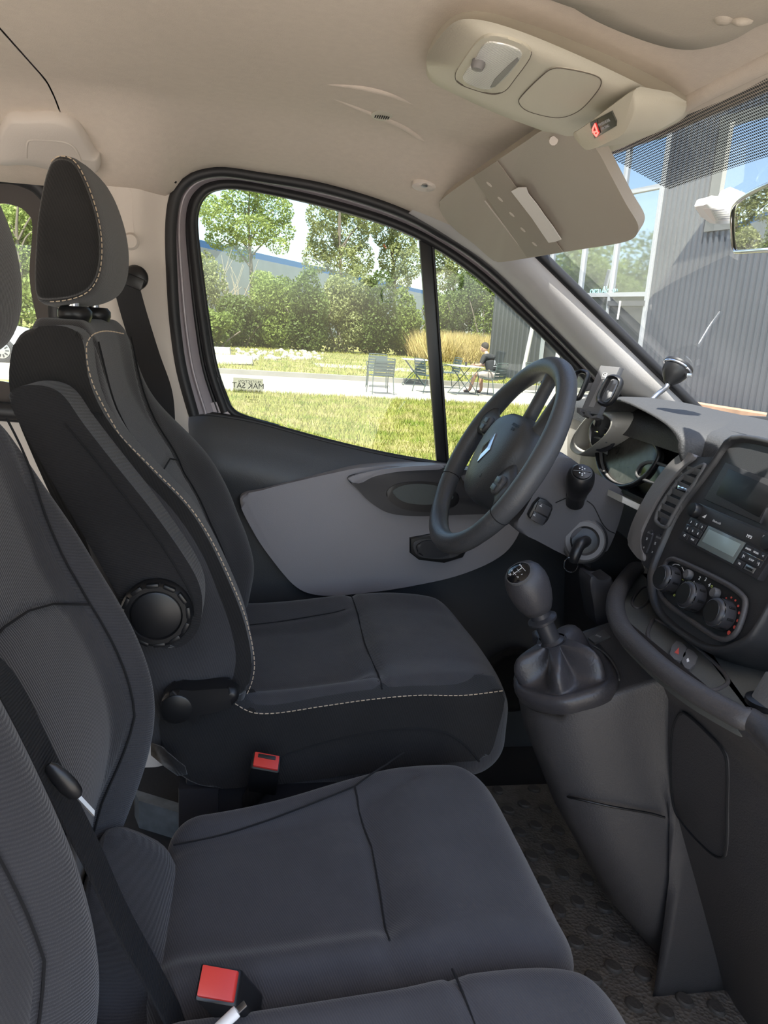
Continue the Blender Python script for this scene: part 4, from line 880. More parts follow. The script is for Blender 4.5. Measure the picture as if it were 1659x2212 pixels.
# --- steering wheel
WC = V(.424,.43,.872); WD = V(.482,0,.876).normalized(); WN = V(-.876,0,.482).normalized()     # up in plane, normal to the driver
RS, RC = .342, -.94
def Wp(a, b, off=0): return WC+SY*(-a)*1.0+WD*b+WN*off           # a: right as the driver sees it (towards -Y)
SW = thing('steering_wheel', 'dark three-spoke steering wheel with chrome emblem', 'steering wheel', WC)
WS_ = mat('wheel_leather',(.08,.08,.083),.42,.25,380)
R0 = .178
rimp = [Wp(R0*math.sin(t), R0*math.cos(t)*(1-.0*abs(math.cos(t))), .0) for t in np.linspace(0,2*math.pi,73)[:-1]]
tube('rim', rimp, [.0165+.0025*abs(math.cos(2*t)) for t in np.linspace(0,2*math.pi,73)[:-1]], WS_, SW, 16, True)
for t in (-1.95,1.95,-.62*0+.0):
    if t == 0: continue
for t in (2.05,-2.05): 
    c = Wp(R0*math.sin(t), R0*math.cos(t)); tg = (Wp(R0*math.sin(t+.01),R0*math.cos(t+.01))-c).normalized(); x_, y_, z_ = axes(tg); tube('rim_joint', [c+(x_*math.cos(a)+y_*math.sin(a))*.0182 for a in np.linspace(0,2*math.pi,25)[:-1]], .0008, SEAMDK, SW, 5, True)
hub = [(0,.082),(.045,.078),(.078,.060),(.092,.028),(.088,-.01),(.066,-.055),(.035,-.085),(0,-.092),(-.035,-.085),(-.066,-.055),(-.088,-.01),(-.092,.028),(-.078,.060),(-.045,.078)]
hl = lambda s, off: cr_path([Wp(a*s,b*s,off) for a,b in hub], 4, True)
hb2 = loft('airbag_cover', [hl(.82,-.06), hl(.97,-.052), hl(1.0,-.032), hl(1.0,-.010), hl(.95,.007), hl(.86,.015), hl(.55,.022), hl(.1,.025)], mat('airbag_skin',(.06,.061,.064),.42,.3,420), SW); tag(hb2, 'grained airbag cover')
def spoke(pts_o, wid, off0, off1):
    rs = []
    n = len(pts_o)
    for i, (a,b) in enumerate(pts_o):
        t = i/(n-1); a2, b2 = pts_o[min(i+1,n-1)]; a1, b1 = pts_o[max(i-1,0)]; dx, dy = a2-a1, b2-b1; l = math.hypot(dx,dy); nx, ny = -dy/l, dx/l; w = wid[i]; o0 = lerp(off0,off1,t)
        rs.append([Wp(a+nx*w*math.cos(u), b+ny*w*math.cos(u), o0+.012*math.sin(u)) for u in np.linspace(0,2*math.pi,17)[:-1]])
    return rs
rot = lambda a, b: (a*RC-b*RS, a*RS+b*RC)
for s in (-1,1): loft('spoke', spoke([rot(s*a_,b_) for a_,b_ in ((.06,.0),(.10,.0),(.135,.004),(.172,.008))],[.036,.027,.025,.038],-.006,0), WS_, SW)
for s in (-1,1):
    pa, pb = rot(s*.118,.002)
    pod = loft('switch_pod', [[Wp(pa+.015*k*math.cos(u), pb+.017*k*math.sin(u), o) for u in np.linspace(0,2*math.pi,21)[:-1]] for k,o in ((1.05,.006),(1.0,.0135),(.9,.0155))], DARKGREY, SW)
    for j in (-1,1): box('cruise_button', Wp(pa,pb+j*.007,.0165), (.019,.003,.010), DARK2, pod, Matrix((SY,-WN,WD)).transposed(), .001)
for s in (-1,1): loft('spoke', spoke([rot(s*a_,b_) for a_,b_ in ((.034,-.05),(.038,-.09),(.043,-.13),(.052,-.170))],[.020,.012,.010,.022],-.02,0), WS_, SW)
lathe('column_boss', [(.05,-.10),(.062,-.04),(.07,-.03)], WC, WN, BLACK, SW, 32)
# emblem: chrome lozenge in a recess
em = lambda s, w, off: [Wp(a*w*s, b*s, off) for a,b in ((0,.030),(.0205,0),(0,-.030),(-.0205,0))]
e0 = .0215
emb = M('emblem', em(1,1,e0)+em(1,1,e0+.004)+em(.52,.9,e0+.006)+em(.52,.9,e0), [(0,1,5,4),(1,2,6,5),(2,3,7,6),(3,0,4,7),(4,5,9,8),(5,6,10,9),(6,7,11,10),(7,4,8,11),(8,9,13,12),(9,10,14,13),(10,11,15,14),(11,8,12,15)], CHROME, SW, False); tag(emb, 'chrome diamond emblem')
lathe('emblem_recess', [(.030,-.004),(.030,.0005),(.001,.0008)], Wp(0,0,e0-.0005), WN, GLOSSBLACK, SW, 36, sx=.85, sy=1.18)
text('airbag_text', 'AIRBAG', .0075, Wp(.045,.057,.0185), WN+V(0,-.15,.1), -SY, BLACK, hb2); text('airbag_text', 'SRS', .0075, Wp(.045,.049,.0195), WN+V(0,-.15,.1), -SY, BLACK, hb2)
tube('horn_mark', [Wp(.035+x_,-.045+y_,.0195) for x_,y_ in ((-.004,-.002),(.003,-.004),(.003,.003),(-.004,-.002))], .0006, BLACK, hb2, 5)
# ================================================================ roof fittings
def onceil(x, y, off=0):
    d = ray(x,y); lo, hi = .2, 2.5
    for _ in range(50):
        m_ = (lo+hi)/2; p = CAM+d*m_
        if p.z < ceil_z(p.x,min(p.y,.76))-off and p.y < .76: lo = m_
        else: hi = m_
    return CAM+d*lo
def on_ws(x, y):
    d = ray(x,y); lo, hi = .3, 3.
    for _ in range(50):
        m_ = (lo+hi)/2; p = CAM+d*m_; a, b = WS(0,p.y), WS(1,p.y); u = (a.z-p.z)/(a.z-b.z)
        if p.x < a.x+(b.x-a.x)*u: lo = m_
        else: hi = m_
    return CAM+d*lo
# --- overhead console
OC = thing('overhead_console', 'beige overhead console with map light and airbag lamp', 'console', V(.33,.02,1.36))
on_ = V(.13,0,1).normalized(); oz = lambda h: V(.3,0,1.352+h)
ocpx = [(921,130),(933,85),(972,34),(1030,19),(1120,42),(1250,92),(1400,158),(1490,203),(1502,228),(1480,256),(1400,290),(1300,322),(1238,294),(1180,270),(1080,232),(980,186),(935,160)]
o1 = cr_path([PP(x,y,oz(.035),on_) for x,y in ocpx], 4, True)
inpx = [(921,135),(936,98),(978,50),(1030,42),(1120,66),(1240,115),(1350,166),(1424,206),(1440,230),(1420,256),(1360,285),(1290,318),(1236,294),(1180,269),(1080,231),(985,186),(937,162)]
o2 = cr_path([PP(x,y,oz(.0),on_) for x,y in inpx], 4, True)
c1 = sum(o1,V(0,0,0))/len(o1); c2 = sum(o2,V(0,0,0))/len(o2)
loft('console_shell', [[c1+(p-c1)*1.02+V(0,0,.03) for p in o1], o1, [a.lerp(b,.55)+V(0,0,-.009) for a,b in zip(o1,o2)], [a.lerp(b,.9)+V(0,0,-.003) for a,b in zip(o1,o2)], o2, [c2+(p-c2)*.5 for p in o2], [c2+(p-c2)*.05 for p in o2]], BEIGE, OC, cap=True)
def ocp(pxs, h, n=4): return cr_path([PP(x,y,oz(h),on_) for x,y in pxs], n, True)
lamp_px = [(984,165),(992,145),(1022,102),(1045,82),(1075,79),(1118,92),(1142,106),(1144,125),(1112,170),(1090,196),(1062,203),(1020,192),(992,180)]
lb = prism('light_frame', ocp(lamp_px,-.003), on_*.010, BEIGE, OC, .003)
tube('frame_gap', ocp(lamp_px,-.0008), .0009, mat('trim_gap_line',(.12,.10,.08),.9), lb, 6, True)
lens = [(1000,172),(1003,160),(1025,130),(1045,98),(1068,93),(1110,104),(1126,116),(1122,130),(1095,165),(1070,186),(1050,194),(1015,184)]
prism('light_lens', ocp(lens,-.0045,3), on_*.004, mat('lens_plastic',(.85,.84,.80),.15,.4,120,metal=.35,kind='Y'), OC, .001)
prism('lens_divider', [PP(x,y,oz(-.005),on_) for x,y in [(1058,190),(1068,172),(1098,142),(1118,124),(1121,132),(1098,158),(1070,188)]], on_*.003, WARMGREY, OC, .001)
lathe('light_switch', [(.007,-.004),(.0075,.004),(.006,.008),(.001,.009)], PP(1034,133,oz(-.004),on_), -on_, WARMGREY, OC, 20)
blank = ocp([(1121,222),(1128,206),(1168,166),(1195,148),(1230,150),(1282,162),(1299,176),(1288,200),(1255,236),(1222,252),(1190,253),(1140,240)],-.0012)
bp_ = prism('blank_cover', blank, on_*.004, BEIGE, OC, .0008); tube('cover_gap', blank, .0006, bpy.data.materials['trim_gap_line'], bp_, 6, True)
# airbag lamp pod
fpx = [(1238,290),(1262,272),(1364,196),(1371,204),(1372,240),(1352,286),(1320,305),(1275,324),(1258,318)]
pn = V(-.80,-.1,-.62).normalized(); pp0 = PP(1300,262,oz(-.02),on_)
face = cr_path([PP(x,y,pp0,pn) for x,y in fpx], 3, True)
tail = [p+V(.045,.0,.008) for p in face]; fc = sum(tail,V(0,0,0))/len(tail); tail = [fc+(p-fc)*.82 for p in tail]
pod = loft('lamp_pod', [[fc+(p-fc)*.45+V(.035,0,.012) for p in tail], tail, [p+V(.004,0,.002) for p in face], face, [sum(face,V(0,0,0))/len(face)+(p-sum(face,V(0,0,0))/len(face))*.96-pn*-.0015 for p in face]], BEIGE, OC, sharp=50); tag(pod, 'pod with red airbag warning lamp')
dp = lambda pxs, o_: [PP(x,y,pp0+pn*o_,pn) for x,y in pxs]
prism('lamp_window', dp([(1274,265),(1321,240),(1331,262),(1330,273),(1284,300),(1277,283)],.003), -pn*.004, mat('lamp_smoke',(.06,.06,.045),.3), pod, .0008)
prism('lamp_dark', dp([(1275,266),(1289,259),(1297,287),(1284,299)],.0035), -pn*.001, GLOSSBLACK, pod)
REDL = mat('red_lamp',(.8,.05,.04),.5,emit=((1,.05,.04),1.6))
tube('airbag_symbol', dp([(1280,280),(1285,268),(1290,284),(1281,286)],.0042), .0011, REDL, pod, 5, True); tube('airbag_symbol', dp([(1283,288),(1288,294),(1292,286)],.0042), .0011, REDL, pod, 5)
dirr = (PP(1320,250,pp0,pn)-PP(1290,265,pp0,pn)).normalized()
text('lamp_text', 'PASSENGER', .0045, PP(1305,265,pp0+pn*.0036,pn), pn, dirr, DIMPRINT, pod); text('lamp_text', 'AIR BAG', .0045, PP(1307,275,pp0+pn*.0036,pn), pn, dirr, DIMPRINT, pod)
# --- driver sun visor (swung down)
VA = P(950,432,'Y',.62); VB = P(1205,285,'Z',1.345); vn = (VA-VB).cross(V(.86,0,-.51)).normalized()
if vn.dot(CAM-VB) < 0: vn = -vn
DV = thing('sun_visor', 'lowered driver sun visor with paper slips under its elastic band', 'sun visor', VB)
vpx = [(953,432),(1012,388),(1075,346),(1135,306),(1172,282),(1215,276),(1262,294),(1292,328),(1320,380),(1352,440),(1376,480),(1378,500),(1366,516),(1330,527),(1240,541),(1150,556),(1082,566),(1062,560),(1020,524),(975,490),(950,452)]
vis = lambda pxs, o_, n=5: cr_path([PP(x,y,VB+vn*o_,vn) for x,y in pxs], n, True)
prism('visor_body', vis(vpx,.0), -vn*.018, VISOR, DV, .006, 3)
tube('visor_seam', cr_path([PP(x,y,VB+vn*.001-vn*.004,vn) for x,y in [(1262,294),(1290,330),(1318,382),(1350,444),(1370,486)]],5), .0012, mat('visor_seam',(.2,.17,.14),.8), DV, 5)
bandp = [(1020,383),(1075,346),(1082,352),(1090,372),(1215,546),(1135,557),(1040,420)]
VB2 = mat('visor_band',(.34,.30,.25),.8,.2,500)
band = prism('elastic_band', [PP(x,y,VB+vn*.003,vn) for x,y in [(1021,382),(1073,348),(1216,545),(1138,556)]], -vn*.002, VB2, DV, .0006)
HOLE = mat('light_hole',(.62,.56,.50),.8)
for x,y in [(1057,398),(1081,430),(1106,463),(1130,496),(1155,527)]:
    lathe('band_hole', [(.006,0),(.006,.0006),(.001,.0007)], PP(x,y,VB+vn*.0032,vn), vn, HOLE, band, 14, sx=.6)
tube('visor_trim_line', [PP(1047,433,VB+vn*.002,vn),PP(1122,531,VB+vn*.002,vn)], .0012, HOLE, DV, 6)
lathe('visor_pivot', [(.008,-.02),(.0085,.0),(.006,.012),(.001,.013)], onceil(1183,278,.006), V(.3,-.8,-.3), BEIGE2, DV, 16); tube('pivot_arm', cr_path([onceil(1180,270,.004),onceil(1186,292,.02),PP(1196,304,VB+vn*.004,vn)],5), .006, BEIGE2, DV, 10)
lathe('screw_plate', [(.016,.006),(.016,-.003),(.013,-.006),(.001,-.006)], onceil(917,400,0), V(0,.35,1), BEIGE2, DV, 24, sx=1.5); lathe('screw_head', [(.006,0),(.006,-.002),(.001,-.0022)], onceil(917,400,.007), V(0,.35,1), STEEL, DV, 14)
pap = prism('paper_slip', [PP(x,y,VB+vn*(.004+.002*(i%2)),vn) for i,(x,y) in enumerate([(1105,412),(1120,404),(1137,404),(1142,418),(1160,440),(1175,462),(1196,490),(1213,516),(1200,521),(1186,523),(1170,500),(1150,470),(1128,440)])], vn*.0015, PAPER); tag(pap, 'crumpled white paper slip tucked under the visor band', 'paper')
# --- passenger visor folded against the roof
PV = thing('sun_visor', 'passenger sun visor folded up against the headliner', 'sun visor', onceil(1500,20,.02))
pvpx = [(1150,-60),(1235,-4),(1290,28),(1370,62),(1440,84),(1500,90),(1560,78),(1600,62),(1640,38),(1700,8),(1900,-150),(1500,-250)]
pv = cr_path([onceil(x,y,.012) for x,y in pvpx], 3, True)
pcen = sum(pv,V(0,0,0))/len(pv)
loft('visor_body', [[pcen+(p-pcen)*.98+V(0,0,.008) for p in pv], [pcen+(p-pcen)*1.01+V(0,0,.005) for p in pv], pv, [pcen+(p-pcen)*.97-V(0,0,.008) for p in pv], [pcen+(p-pcen)*.5-V(0,0,.010) for p in pv], [pcen+(p-pcen)*.05-V(0,0,.010) for p in pv]], VISOR, PV)
tube('pivot_arm', cr_path([onceil(1585,40,.02),onceil(1600,46,.024),onceil(1620,42,.02)],5), .004, VISOR, PV, 10)
lathe('visor_clip', [(.009,-.01),(.009,.002),(.006,.005),(.001,.006)], onceil(1566,36,.02), V(0,0,-1), VISOR, PV, 18)
# --- rear-view mirror
MR = thing('rear_view_mirror', 'rear-view mirror with chrome rim cut by the frame edge', 'mirror', V(.6,0,1.22))
MP = P(1585,490,'Y',.115); mn = V(-.93,.33,-.16).normalized()
mpx = [(1584,512),(1583,470),(1588,445),(1610,424),(1659,399),(1720,378),(1900,350),(1990,370),(2000,470),(1960,520),(1800,540),(1659,540),(1600,544),(1588,540)]
mo = cr_path([PP(x,y,MP,mn) for x,y in mpx], 4, True); mc = sum(mo,V(0,0,0))/len(mo)
loft('mirror_housing', [[mc+(p-mc)*s-mn*o_ for p in mo] for s,o_ in ((.3,.045),(.75,.035),(.95,.02),(1.0,.006),(1.0,.0),(.985,-.002),(.965,.001))], BLACK, MR, cap=True)
tube('mirror_rim', [p+mn*.001 for p in mo], .0026, CHROME, MR, 8, True)
prism('mirror_glass', [mc+(p-mc)*.97+mn*.0005 for p in mo], -mn*.002, mat('mirror_silver',(.86,.88,.86),.01,metal=1), MR)
tube('mirror_stem', [mc-mn*.04, mc-mn*.06+V(.0,0,.03), WS(.06,mc.y)], .008, BLACK, MR, 10)
# --- toll badge stuck on the glass
TB = thing('toll_badge', 'white plastic toll badge stuck high on the windscreen', 'badge', on_ws(1545,430))
b0 = P(1550,462,'Y',.20); bn = V(-.45,-.35,-.82).normalized()
bq = lambda pxs, o_=0: [PP(x,y,b0+bn*o_,bn) for x,y in pxs]
prism('badge_body', cr_path(bq([(1499,447),(1530,443),(1563,439),(1585,462),(1606,481),(1570,483),(1534,484),(1516,466)]),3,True), -bn*.014, WHITE, TB, .003, 3)
prism('badge_mount', bq([(1546,436),(1566,428),(1600,442),(1612,462),(1590,470)],-.012), -bn*.022, WHITE, TB, .004, 3)
lb_ = prism('badge_label', bq([(1518,452),(1566,447),(1592,476),(1540,478)],.0008), -bn*.001, PAPER, TB)
for k in range(5): prism('label_print', bq([(1538+k*3,455+k*4.4),(1564+k*5,452+k*4.6),(1566+k*5,454+k*4.6),(1540+k*3,457+k*4.4)],.0012), -bn*.0004, DIMPRINT, lb_)
# ================================================================ phone holder and suction mount
PH = thing('phone_holder', 'grey spring-arm phone holder clipped to the far air vent', 'phone holder', P(1285,890,'X',.63))
pn_ = V(-.80,-.50,.20).normalized(); pc_ = P(1295,840,'X',.625); PHG = mat('holder_grey',(.17,.17,.175),.45); PHG2 = mat('holder_pale',(.30,.30,.31),.45)
hpx = lambda pxs, o_, n=0: (cr_path([PP(x,y,pc_+pn_*o_,pn_) for x,y in pxs], n, True) if n else [PP(x,y,pc_+pn_*o_,pn_) for x,y in pxs])
plate = prism('back_plate', hpx([(1297,789),(1339,793),(1291,896),(1253,890)],.0), -pn_*.016, PHG, PH, .002)
prism('centre_strip', hpx([(1306,806),(1313,806),(1282,880),(1271,878)],.0012), -pn_*.002, PHG2, plate, .0006)
tube('logo_outline', hpx([(1303,806),(1311,806),(1307,819),(1299,819)],.0018), .0007, WHITEPRINT, plate, 5, True)
tube('logo_outline', hpx([(1306,810),(1309,810),(1306,816),(1303,815)],.0018), .0006, WHITEPRINT, plate, 5, True)
for q in ([(1243,812),(1252,803),(1262,803),(1270,812),(1256,850),(1248,861),(1237,858),(1235,848)], [(1312,822),(1322,814),(1334,816),(1341,828),(1326,862),(1312,874),(1298,870),(1294,858)]):
    loop_ = hpx(q,.010,4); tube('spring_arm', loop_, .0042, BLACK, PH, 8, True, ell=1.6, up=pn_)
prism('side_bar', hpx([(1262,828),(1300,824),(1294,838),(1257,846)],-.004), -pn_*.006, PHG, PH, .001); prism('side_pad', hpx([(1320,830),(1332,828),(1318,858),(1304,866)],-.002), -pn_*.006, PHG2, PH, .001)
for q in ([(1246,880),(1254,881),(1252,890),(1262,896),(1258,900),(1245,890)], [(1263,886),(1270,887),(1268,895),(1280,900),(1291,895),(1290,902),(1276,904),(1262,896)]): prism('foot_hook', hpx(q,.010), -pn_*.022, DARKGREY, PH, .001)
tube('clip_stem', [pc_-pn_*.012+V(0,0,-.03), P(1290,915,'X',.645), vc+V(.01,0,.02)], .007, DARK2, PH, 10)
SM = thing('suction_mount', 'black suction cup stuck to the lower windscreen corner', 'suction mount', on_ws(1466,790))
sc = on_ws(1468,788); wsn = (WS(.6,.6)-WS(.3,.6)).cross(V(0,1,0)).normalized()
if wsn.dot(CAM-sc) < 0: wsn = -wsn
ax_ = (wsn*1.0+V(-.1,-.25,-.35)).normalized()
lathe('suction_cup', [(.030,-.004),(.031,.0),(.030,.003),(.026,.006),(.024,.012)], sc+wsn*.004, ax_, RUBBER, SM, 36); lathe('cup_ring', [(.0302,.002),(.0308,.0045),(.0285,.0060)], sc+wsn*.004, ax_, CHROME, SM, 36)
lathe('cup_body', [(.027,.006),(.026,.016),(.020,.028),(.012,.038),(.009,.042)], sc+wsn*.004, ax_, BLACK, SM, 32)
a0 = sc+wsn*.004+ax_*.040; tube('mount_arm', cr_path([a0, P(1438,838,'Y',a0.y-.005), P(1420,852,'Y',a0.y-.02), P(1404,868,'Y',a0.y-.03)],5), .0052, STEEL, SM, 10); box('release_tab', sc+wsn*.008+V(.01,-.03,-.012), (.012,.008,.008), STEEL, SM, None, .002)
# ================================================================ belts and buckles
def strap(name, pts, w, m, par, wdir, th=.0022):
    pts = cr_path(pts, 8); vs = []; 
    for i,p in enumerate(pts):
        a = pts[max(0,i-1)]; b = pts[min(len(pts)-1,i+1)]; t = (b-a).normalized(); d = Vector(wdir); d = (d-t*d.dot(t)).normalized()*w/2; n = t.cross(d).normalized()*th/2
        vs += [p-d-n, p+d-n, p+d+n, p-d+n]
    fs = []
    for i in range(len(pts)-1):
        for j in range(4): a = i*4; fs.append((a+j,a+(j+1)%4,a+4+(j+1)%4,a+4+j))
    fs += [(0,1,2,3),tuple(len(vs)-4+k for k in (3,2,1,0))]
    return fixn(M(name, vs, fs, m, par, False))
DBelt = thing('seat_belt', 'black driver seat belt hanging from the door pillar', 'seat belt', P(295,600,'Y',.71))
ba = P(293,600,'Y',.712)
lathe('belt_anchor', [(.020,.012),(.023,.004),(.023,-.006),(.018,-.012),(.008,-.014),(.001,-.014)], ba, (0,1,0), BLACK, DBelt, 28)
box('anchor_loop', ba+V(-.012,-.014,-.004), (.058,.010,.022), BLACK, DBelt, Matrix.Rotation(.35,3,'Y'), .004)
strap('webbing', [ba+V(-.018,-.012,-.006), P(290,680,'Y',.70), P(318,770,'Y',.68), P(345,850,'Y',.66), P(352,930,'Y',.655), P(360,1060,'Y',.68)], .047, BELT, DBelt, (1,0,0))
PBelt = thing('seat_belt', 'black passenger belt lying between the two passenger backrests', 'seat belt', P(240,1850,'Y',-.25))
strap('webbing', [P(-60,1400,'Y',-.255),P(20,1490,'Y',-.25),P(95,1640,'Y',-.245),P(150,1750,'Y',-.24),P(205,1860,'Y',-.235),P(262,1985,'Y',-.235),P(330,2110,'Y',-.235),P(385,2215,'Y',-.235),P(430,2300,'Y',-.24)], .046, BELT, PBelt, (.05,.9,-.25))
tg_ = P(138,1688,'Y',-.262); td = (P(172,1720,'Y',-.262)-P(118,1662,'Y',-.262)).normalized()
lathe('belt_tongue', [(.003,-.020),(.006,-.016),(.008,-.005),(.0085,.006),(.007,.015),(.003,.019)], tg_, td, BLACK, PBelt, 20, sx=.6)
prism('tongue_blade', [tg_+td*.017+V(0,.001,.001), tg_+td*.038+V(0,.001,.001), tg_+td*.038+V(0,-.001,-.003), tg_+td*.017+V(0,-.001,-.003)], (.0012,0,.0006), STEEL, PBelt)
def buckle(label, toppx, Y, up, mid):
    q = [P(x,y,'Y',Y) for x,y in toppx]; c = sum(q,V(0,0,0))/4
    up = Vector(up).normalized(); ex = (q[1]-q[0]); w = ex.length; ex.normalize(); ey = (up.cross(ex)).normalized(); dpt = mid; R_ = Matrix((ex,ey,up)).transposed()
    t = thing('buckle', label, 'buckle', c-up*.06)
    box('buckle_body', c-up*.035+ey*0, (w*1.18,dpt*1.2,.072), BLACK, t, R_, .004, 3)
    box('release_button', c+up*.0015, (w,dpt,.006), RED, t, R_, .002, 2)
    return t, c, ex, ey, up
tB, cB, ex, ey, up_ = buckle('red-topped buckle on the near passenger cushion seam', [(434,2098),(512,2112),(512,2155),(434,2140)], -.262, (-.30,-.42,.86), .026)
tube('buckle_strap', [cB-up_*.07, cB-up_*.11+V(-.01,.0,0)], .014, BELT, tB, 10)
tC, cC, ex2, ey2, up2 = buckle('red-topped buckle between the driver seat and the bench', [(548,1630),(602,1640),(602,1662),(548,1652)], .135, (.05,-.5,.87), .022)
box('buckle_slot', cC+up2*.004+ey2*.0055, (.026,.006,.003), BLACK, tC, Matrix((ex2,ey2,up2)).transposed(), .001)
tube('buckle_strap', [cC-up2*.06, cC-up2*.16+V(-.02,.02,0)], .014, BELT, tC, 10)
# white cable plug resting on the bench
CP = thing('cable_plug', 'white charging cable plug beside the near buckle', 'cable', P(500,2200,'Y',-.30))
cp0 = P(478,2216,'Y',-.305); cp1 = P(506,2190,'Y',-.300); cdir = (cp1-cp0).normalized()
lathe('plug_body', [(.0035,-.02),(.0042,-.012),(.0045,.010),(.0042,.0125),(.001,.013)], cp0+cdir*.004, cdir, WHITE, CP, 16, sx=1.3)
box('plug_tip', cp0+cdir*.021, (.0065,.0018,.009), STEEL, CP, Matrix(axes(cdir)).transposed(), .0005); tube('cable', [cp0-cdir*.016, cp0-cdir*.06+V(0,-.02,-.02)], .0018, WHITE, CP, 8)
# 12 V charger in the tray
CH = thing('socket_charger', 'dark plastic charger plugged into the dashboard tray at the frame edge', 'charger', P(1650,1500,'Z',.675))
prism('charger_body', [P(x,y,'Y',-.205) for x,y in [(1652,1448),(1690,1450),(1690,1530),(1640,1514),(1620,1502)]], (0,-.03,0), DARKGREY, CH, .004)
prism('charger_face', [P(x,y,'Y',-.2045) for x,y in [(1655,1458),(1672,1460),(1648,1510),(1626,1500)]], (0,-.004,0), WARMGREY, CH, .001)
lathe('socket_ring', [(.024,0),(.024,.006),(.018,.008),(.016,.002)], P(1655,1522,'Z',.674), (0,0,1), BLACK, CH, 28)
# ================================================================ floor mat
FM = thing('floor_mat', 'black rubber floor mat with raised oval studs', 'mat', V(.5,.1,.09))
MATR = mat('mat_rubber',(.20,.178,.15),.8,1,170,kind='vor',var=.25,vscale=25)
prism('mat_sheet', [V(.20,-.75,.088),V(1.02,-.75,.088),V(1.02,.60,.088),V(.30,.60,.088),V(.20,.30,.088)], (0,0,.010), MATR, FM, .003)
STUD = mat('stud_rubber',(.10,.09,.08),.6,.4,200)
sm = None; k = 0
for i in range(16):
    for j in range(26):
        x = .34+.042*i; y = -.34+.036*j+(.018 if i%2 else 0)
        d = Vector((x,y,.1))-CAM; zz = d.dot(fw); px = CX+F*d.dot(RT)/zz; py = CY-F*d.dot(UP)/zz
        if not (1060 < px < 1660 and 1640 < py < 2260) or k > 150 or (i+j)%2: continue
        if sm is None:
            o = lathe('stud', [(.0115,-.002),(.0115,.004),(.0095,.0062),(.001,.0064)], V(0,0,0), (0,0,1), STUD, FM, 12, sx=1.3); sm = o.data; base_loc = o.location.copy()
        else:
            o = bpy.data.objects.new('stud', sm); COL.objects.link(o); o.parent = FM
        o.location = V(x,y,.098)-FM.location; o.rotation_euler = (0,0,.5+.3*((i*7+j*3)%5-2)/2); k += 1
# painted metal floor rails between the seats
RL = prism('seat_rail', [P(x,y,'Z',.16) for x,y in [(290,1705),(420,1745),(560,1750),(560,1765),(420,1765),(300,1730)]], (0,0,-.06), mat('rail_steel',(.16,.18,.20),.35,metal=.6,var=.3,vscale=30)); tag(RL, 'worn metal seat rail in the gap behind the driver buckle', 'rail')
# ================================================================ outside
GZ = -.55
def grass_mat(name, c1, c2, c3, sc=1.2):
    m = bpy.data.materials.new(name); m.use_nodes = True; nt = m.node_tree; N, L = nt.nodes, nt.links; b = N['Principled BSDF']; b.inputs['Roughness'].default_value = .9; b.inputs['Specular IOR Level'].default_value = .1
    tc = N.new('ShaderNodeTexCoord'); n1 = N.new('ShaderNodeTexNoise'); n1.inputs['Scale'].default_value = sc; n1.inputs['Detail'].default_value = 8; n1.inputs['Roughness'].default_value = .7; L.new(tc.outputs['Object'], n1.inputs['Vector'])
    r = N.new('ShaderNodeValToRGB'); e = r.color_ramp.elements; e[0].position = .36; e[0].color = (*c1,1); e[1].position = .66; e[1].color = (*c3,1); x = e.new(.5); x.color = (*c2,1)
    L.new(n1.outputs[0], r.inputs[0]); L.new(r.outputs[0], b.inputs['Base Color']); return m
LAWN = grass_mat('dry_lawn', (.11,.14,.03), (.21,.19,.06), (.33,.27,.14)); PAVE = mat('pale_paving', (.34,.305,.25), .9, .3, 30, var=.08, vscale=3)
def slab(name, x0, x1, y0, y1, z0, z1, m, lab, kind='structure', cat=None):
    o = box(name, ((x0+x1)/2,(y0+y1)/2,(z0+z1)/2), (x1-x0,y1-y0,z1-z0), m); return tag(o, lab, cat, kind=kind)
slab('ground', -60, 70, 60, 140, GZ-.3, GZ-.02, LAWN, 'distant rough grass')
slab('parking_floor', -60, 60, -40, 5, GZ-.3, GZ, mat('light_concrete',(.52,.47,.40),.9,.2,20,var=.06,vscale=2), 'pale paving the van stands on')  # out of view; paleness raised to bounce sunlight up to the headliner
slab('lawn', -60, 60, 5, 16.7, GZ-.3, GZ, LAWN, 'dry yellow-green lawn between van and terrace')
slab('terrace', -60, 60, 16.7, 21.8, GZ-.3, GZ+.005, PAVE, 'pale terrace path under the garden chairs')
slab('kerb', -60, 60, 21.8, 22.05, GZ-.3, GZ+.14, mat('kerb_stone',(.22,.205,.18),.9,var=.1,vscale=2), 'low concrete kerb along the far side of the terrace')
slab('back_lawn', -60, 60, 22.05, 60, GZ-.3, GZ+.03, LAWN, 'sunny grass behind the terrace kerb')
slab('back_path', 2.2, 30, 27.5, 29.5, GZ, GZ+.05, PAVE, 'second pale path beyond the kerb')
# grass blades: stuff
def blades(name, n, x0, x1, y0, y1, z, hmin, hmax, w, m, lab, clump=None):
    xs = RNG.uniform(x0,x1,n); ys = RNG.uniform(y0,y1,n); hs = RNG.uniform(hmin,hmax,n); an = RNG.uniform(0,6.28,n); lx = RNG.normal(0,.35,n)*hs; ly = RNG.normal(0,.35,n)*hs
    v = np.zeros((n,3,3)); v[:,0] = np.stack([xs-w*np.cos(an),ys-w*np.sin(an),np.full(n,z)],1); v[:,1] = np.stack([xs+w*np.cos(an),ys+w*np.sin(an),np.full(n,z)],1); v[:,2] = np.stack([xs+lx,ys+ly,z+hs],1)
    me = bpy.data.meshes.new(name); me.from_pydata(v.reshape(-1,3).tolist(), [], np.arange(3*n).reshape(-1,3).tolist()); me.materials.append(m); o = bpy.data.objects.new(name, me); link(o); return tag(o, lab, 'grass', kind='stuff')
GRASS = grass_mat('grass_blades', (.14,.19,.03), (.26,.26,.065), (.40,.33,.16), 1.6)
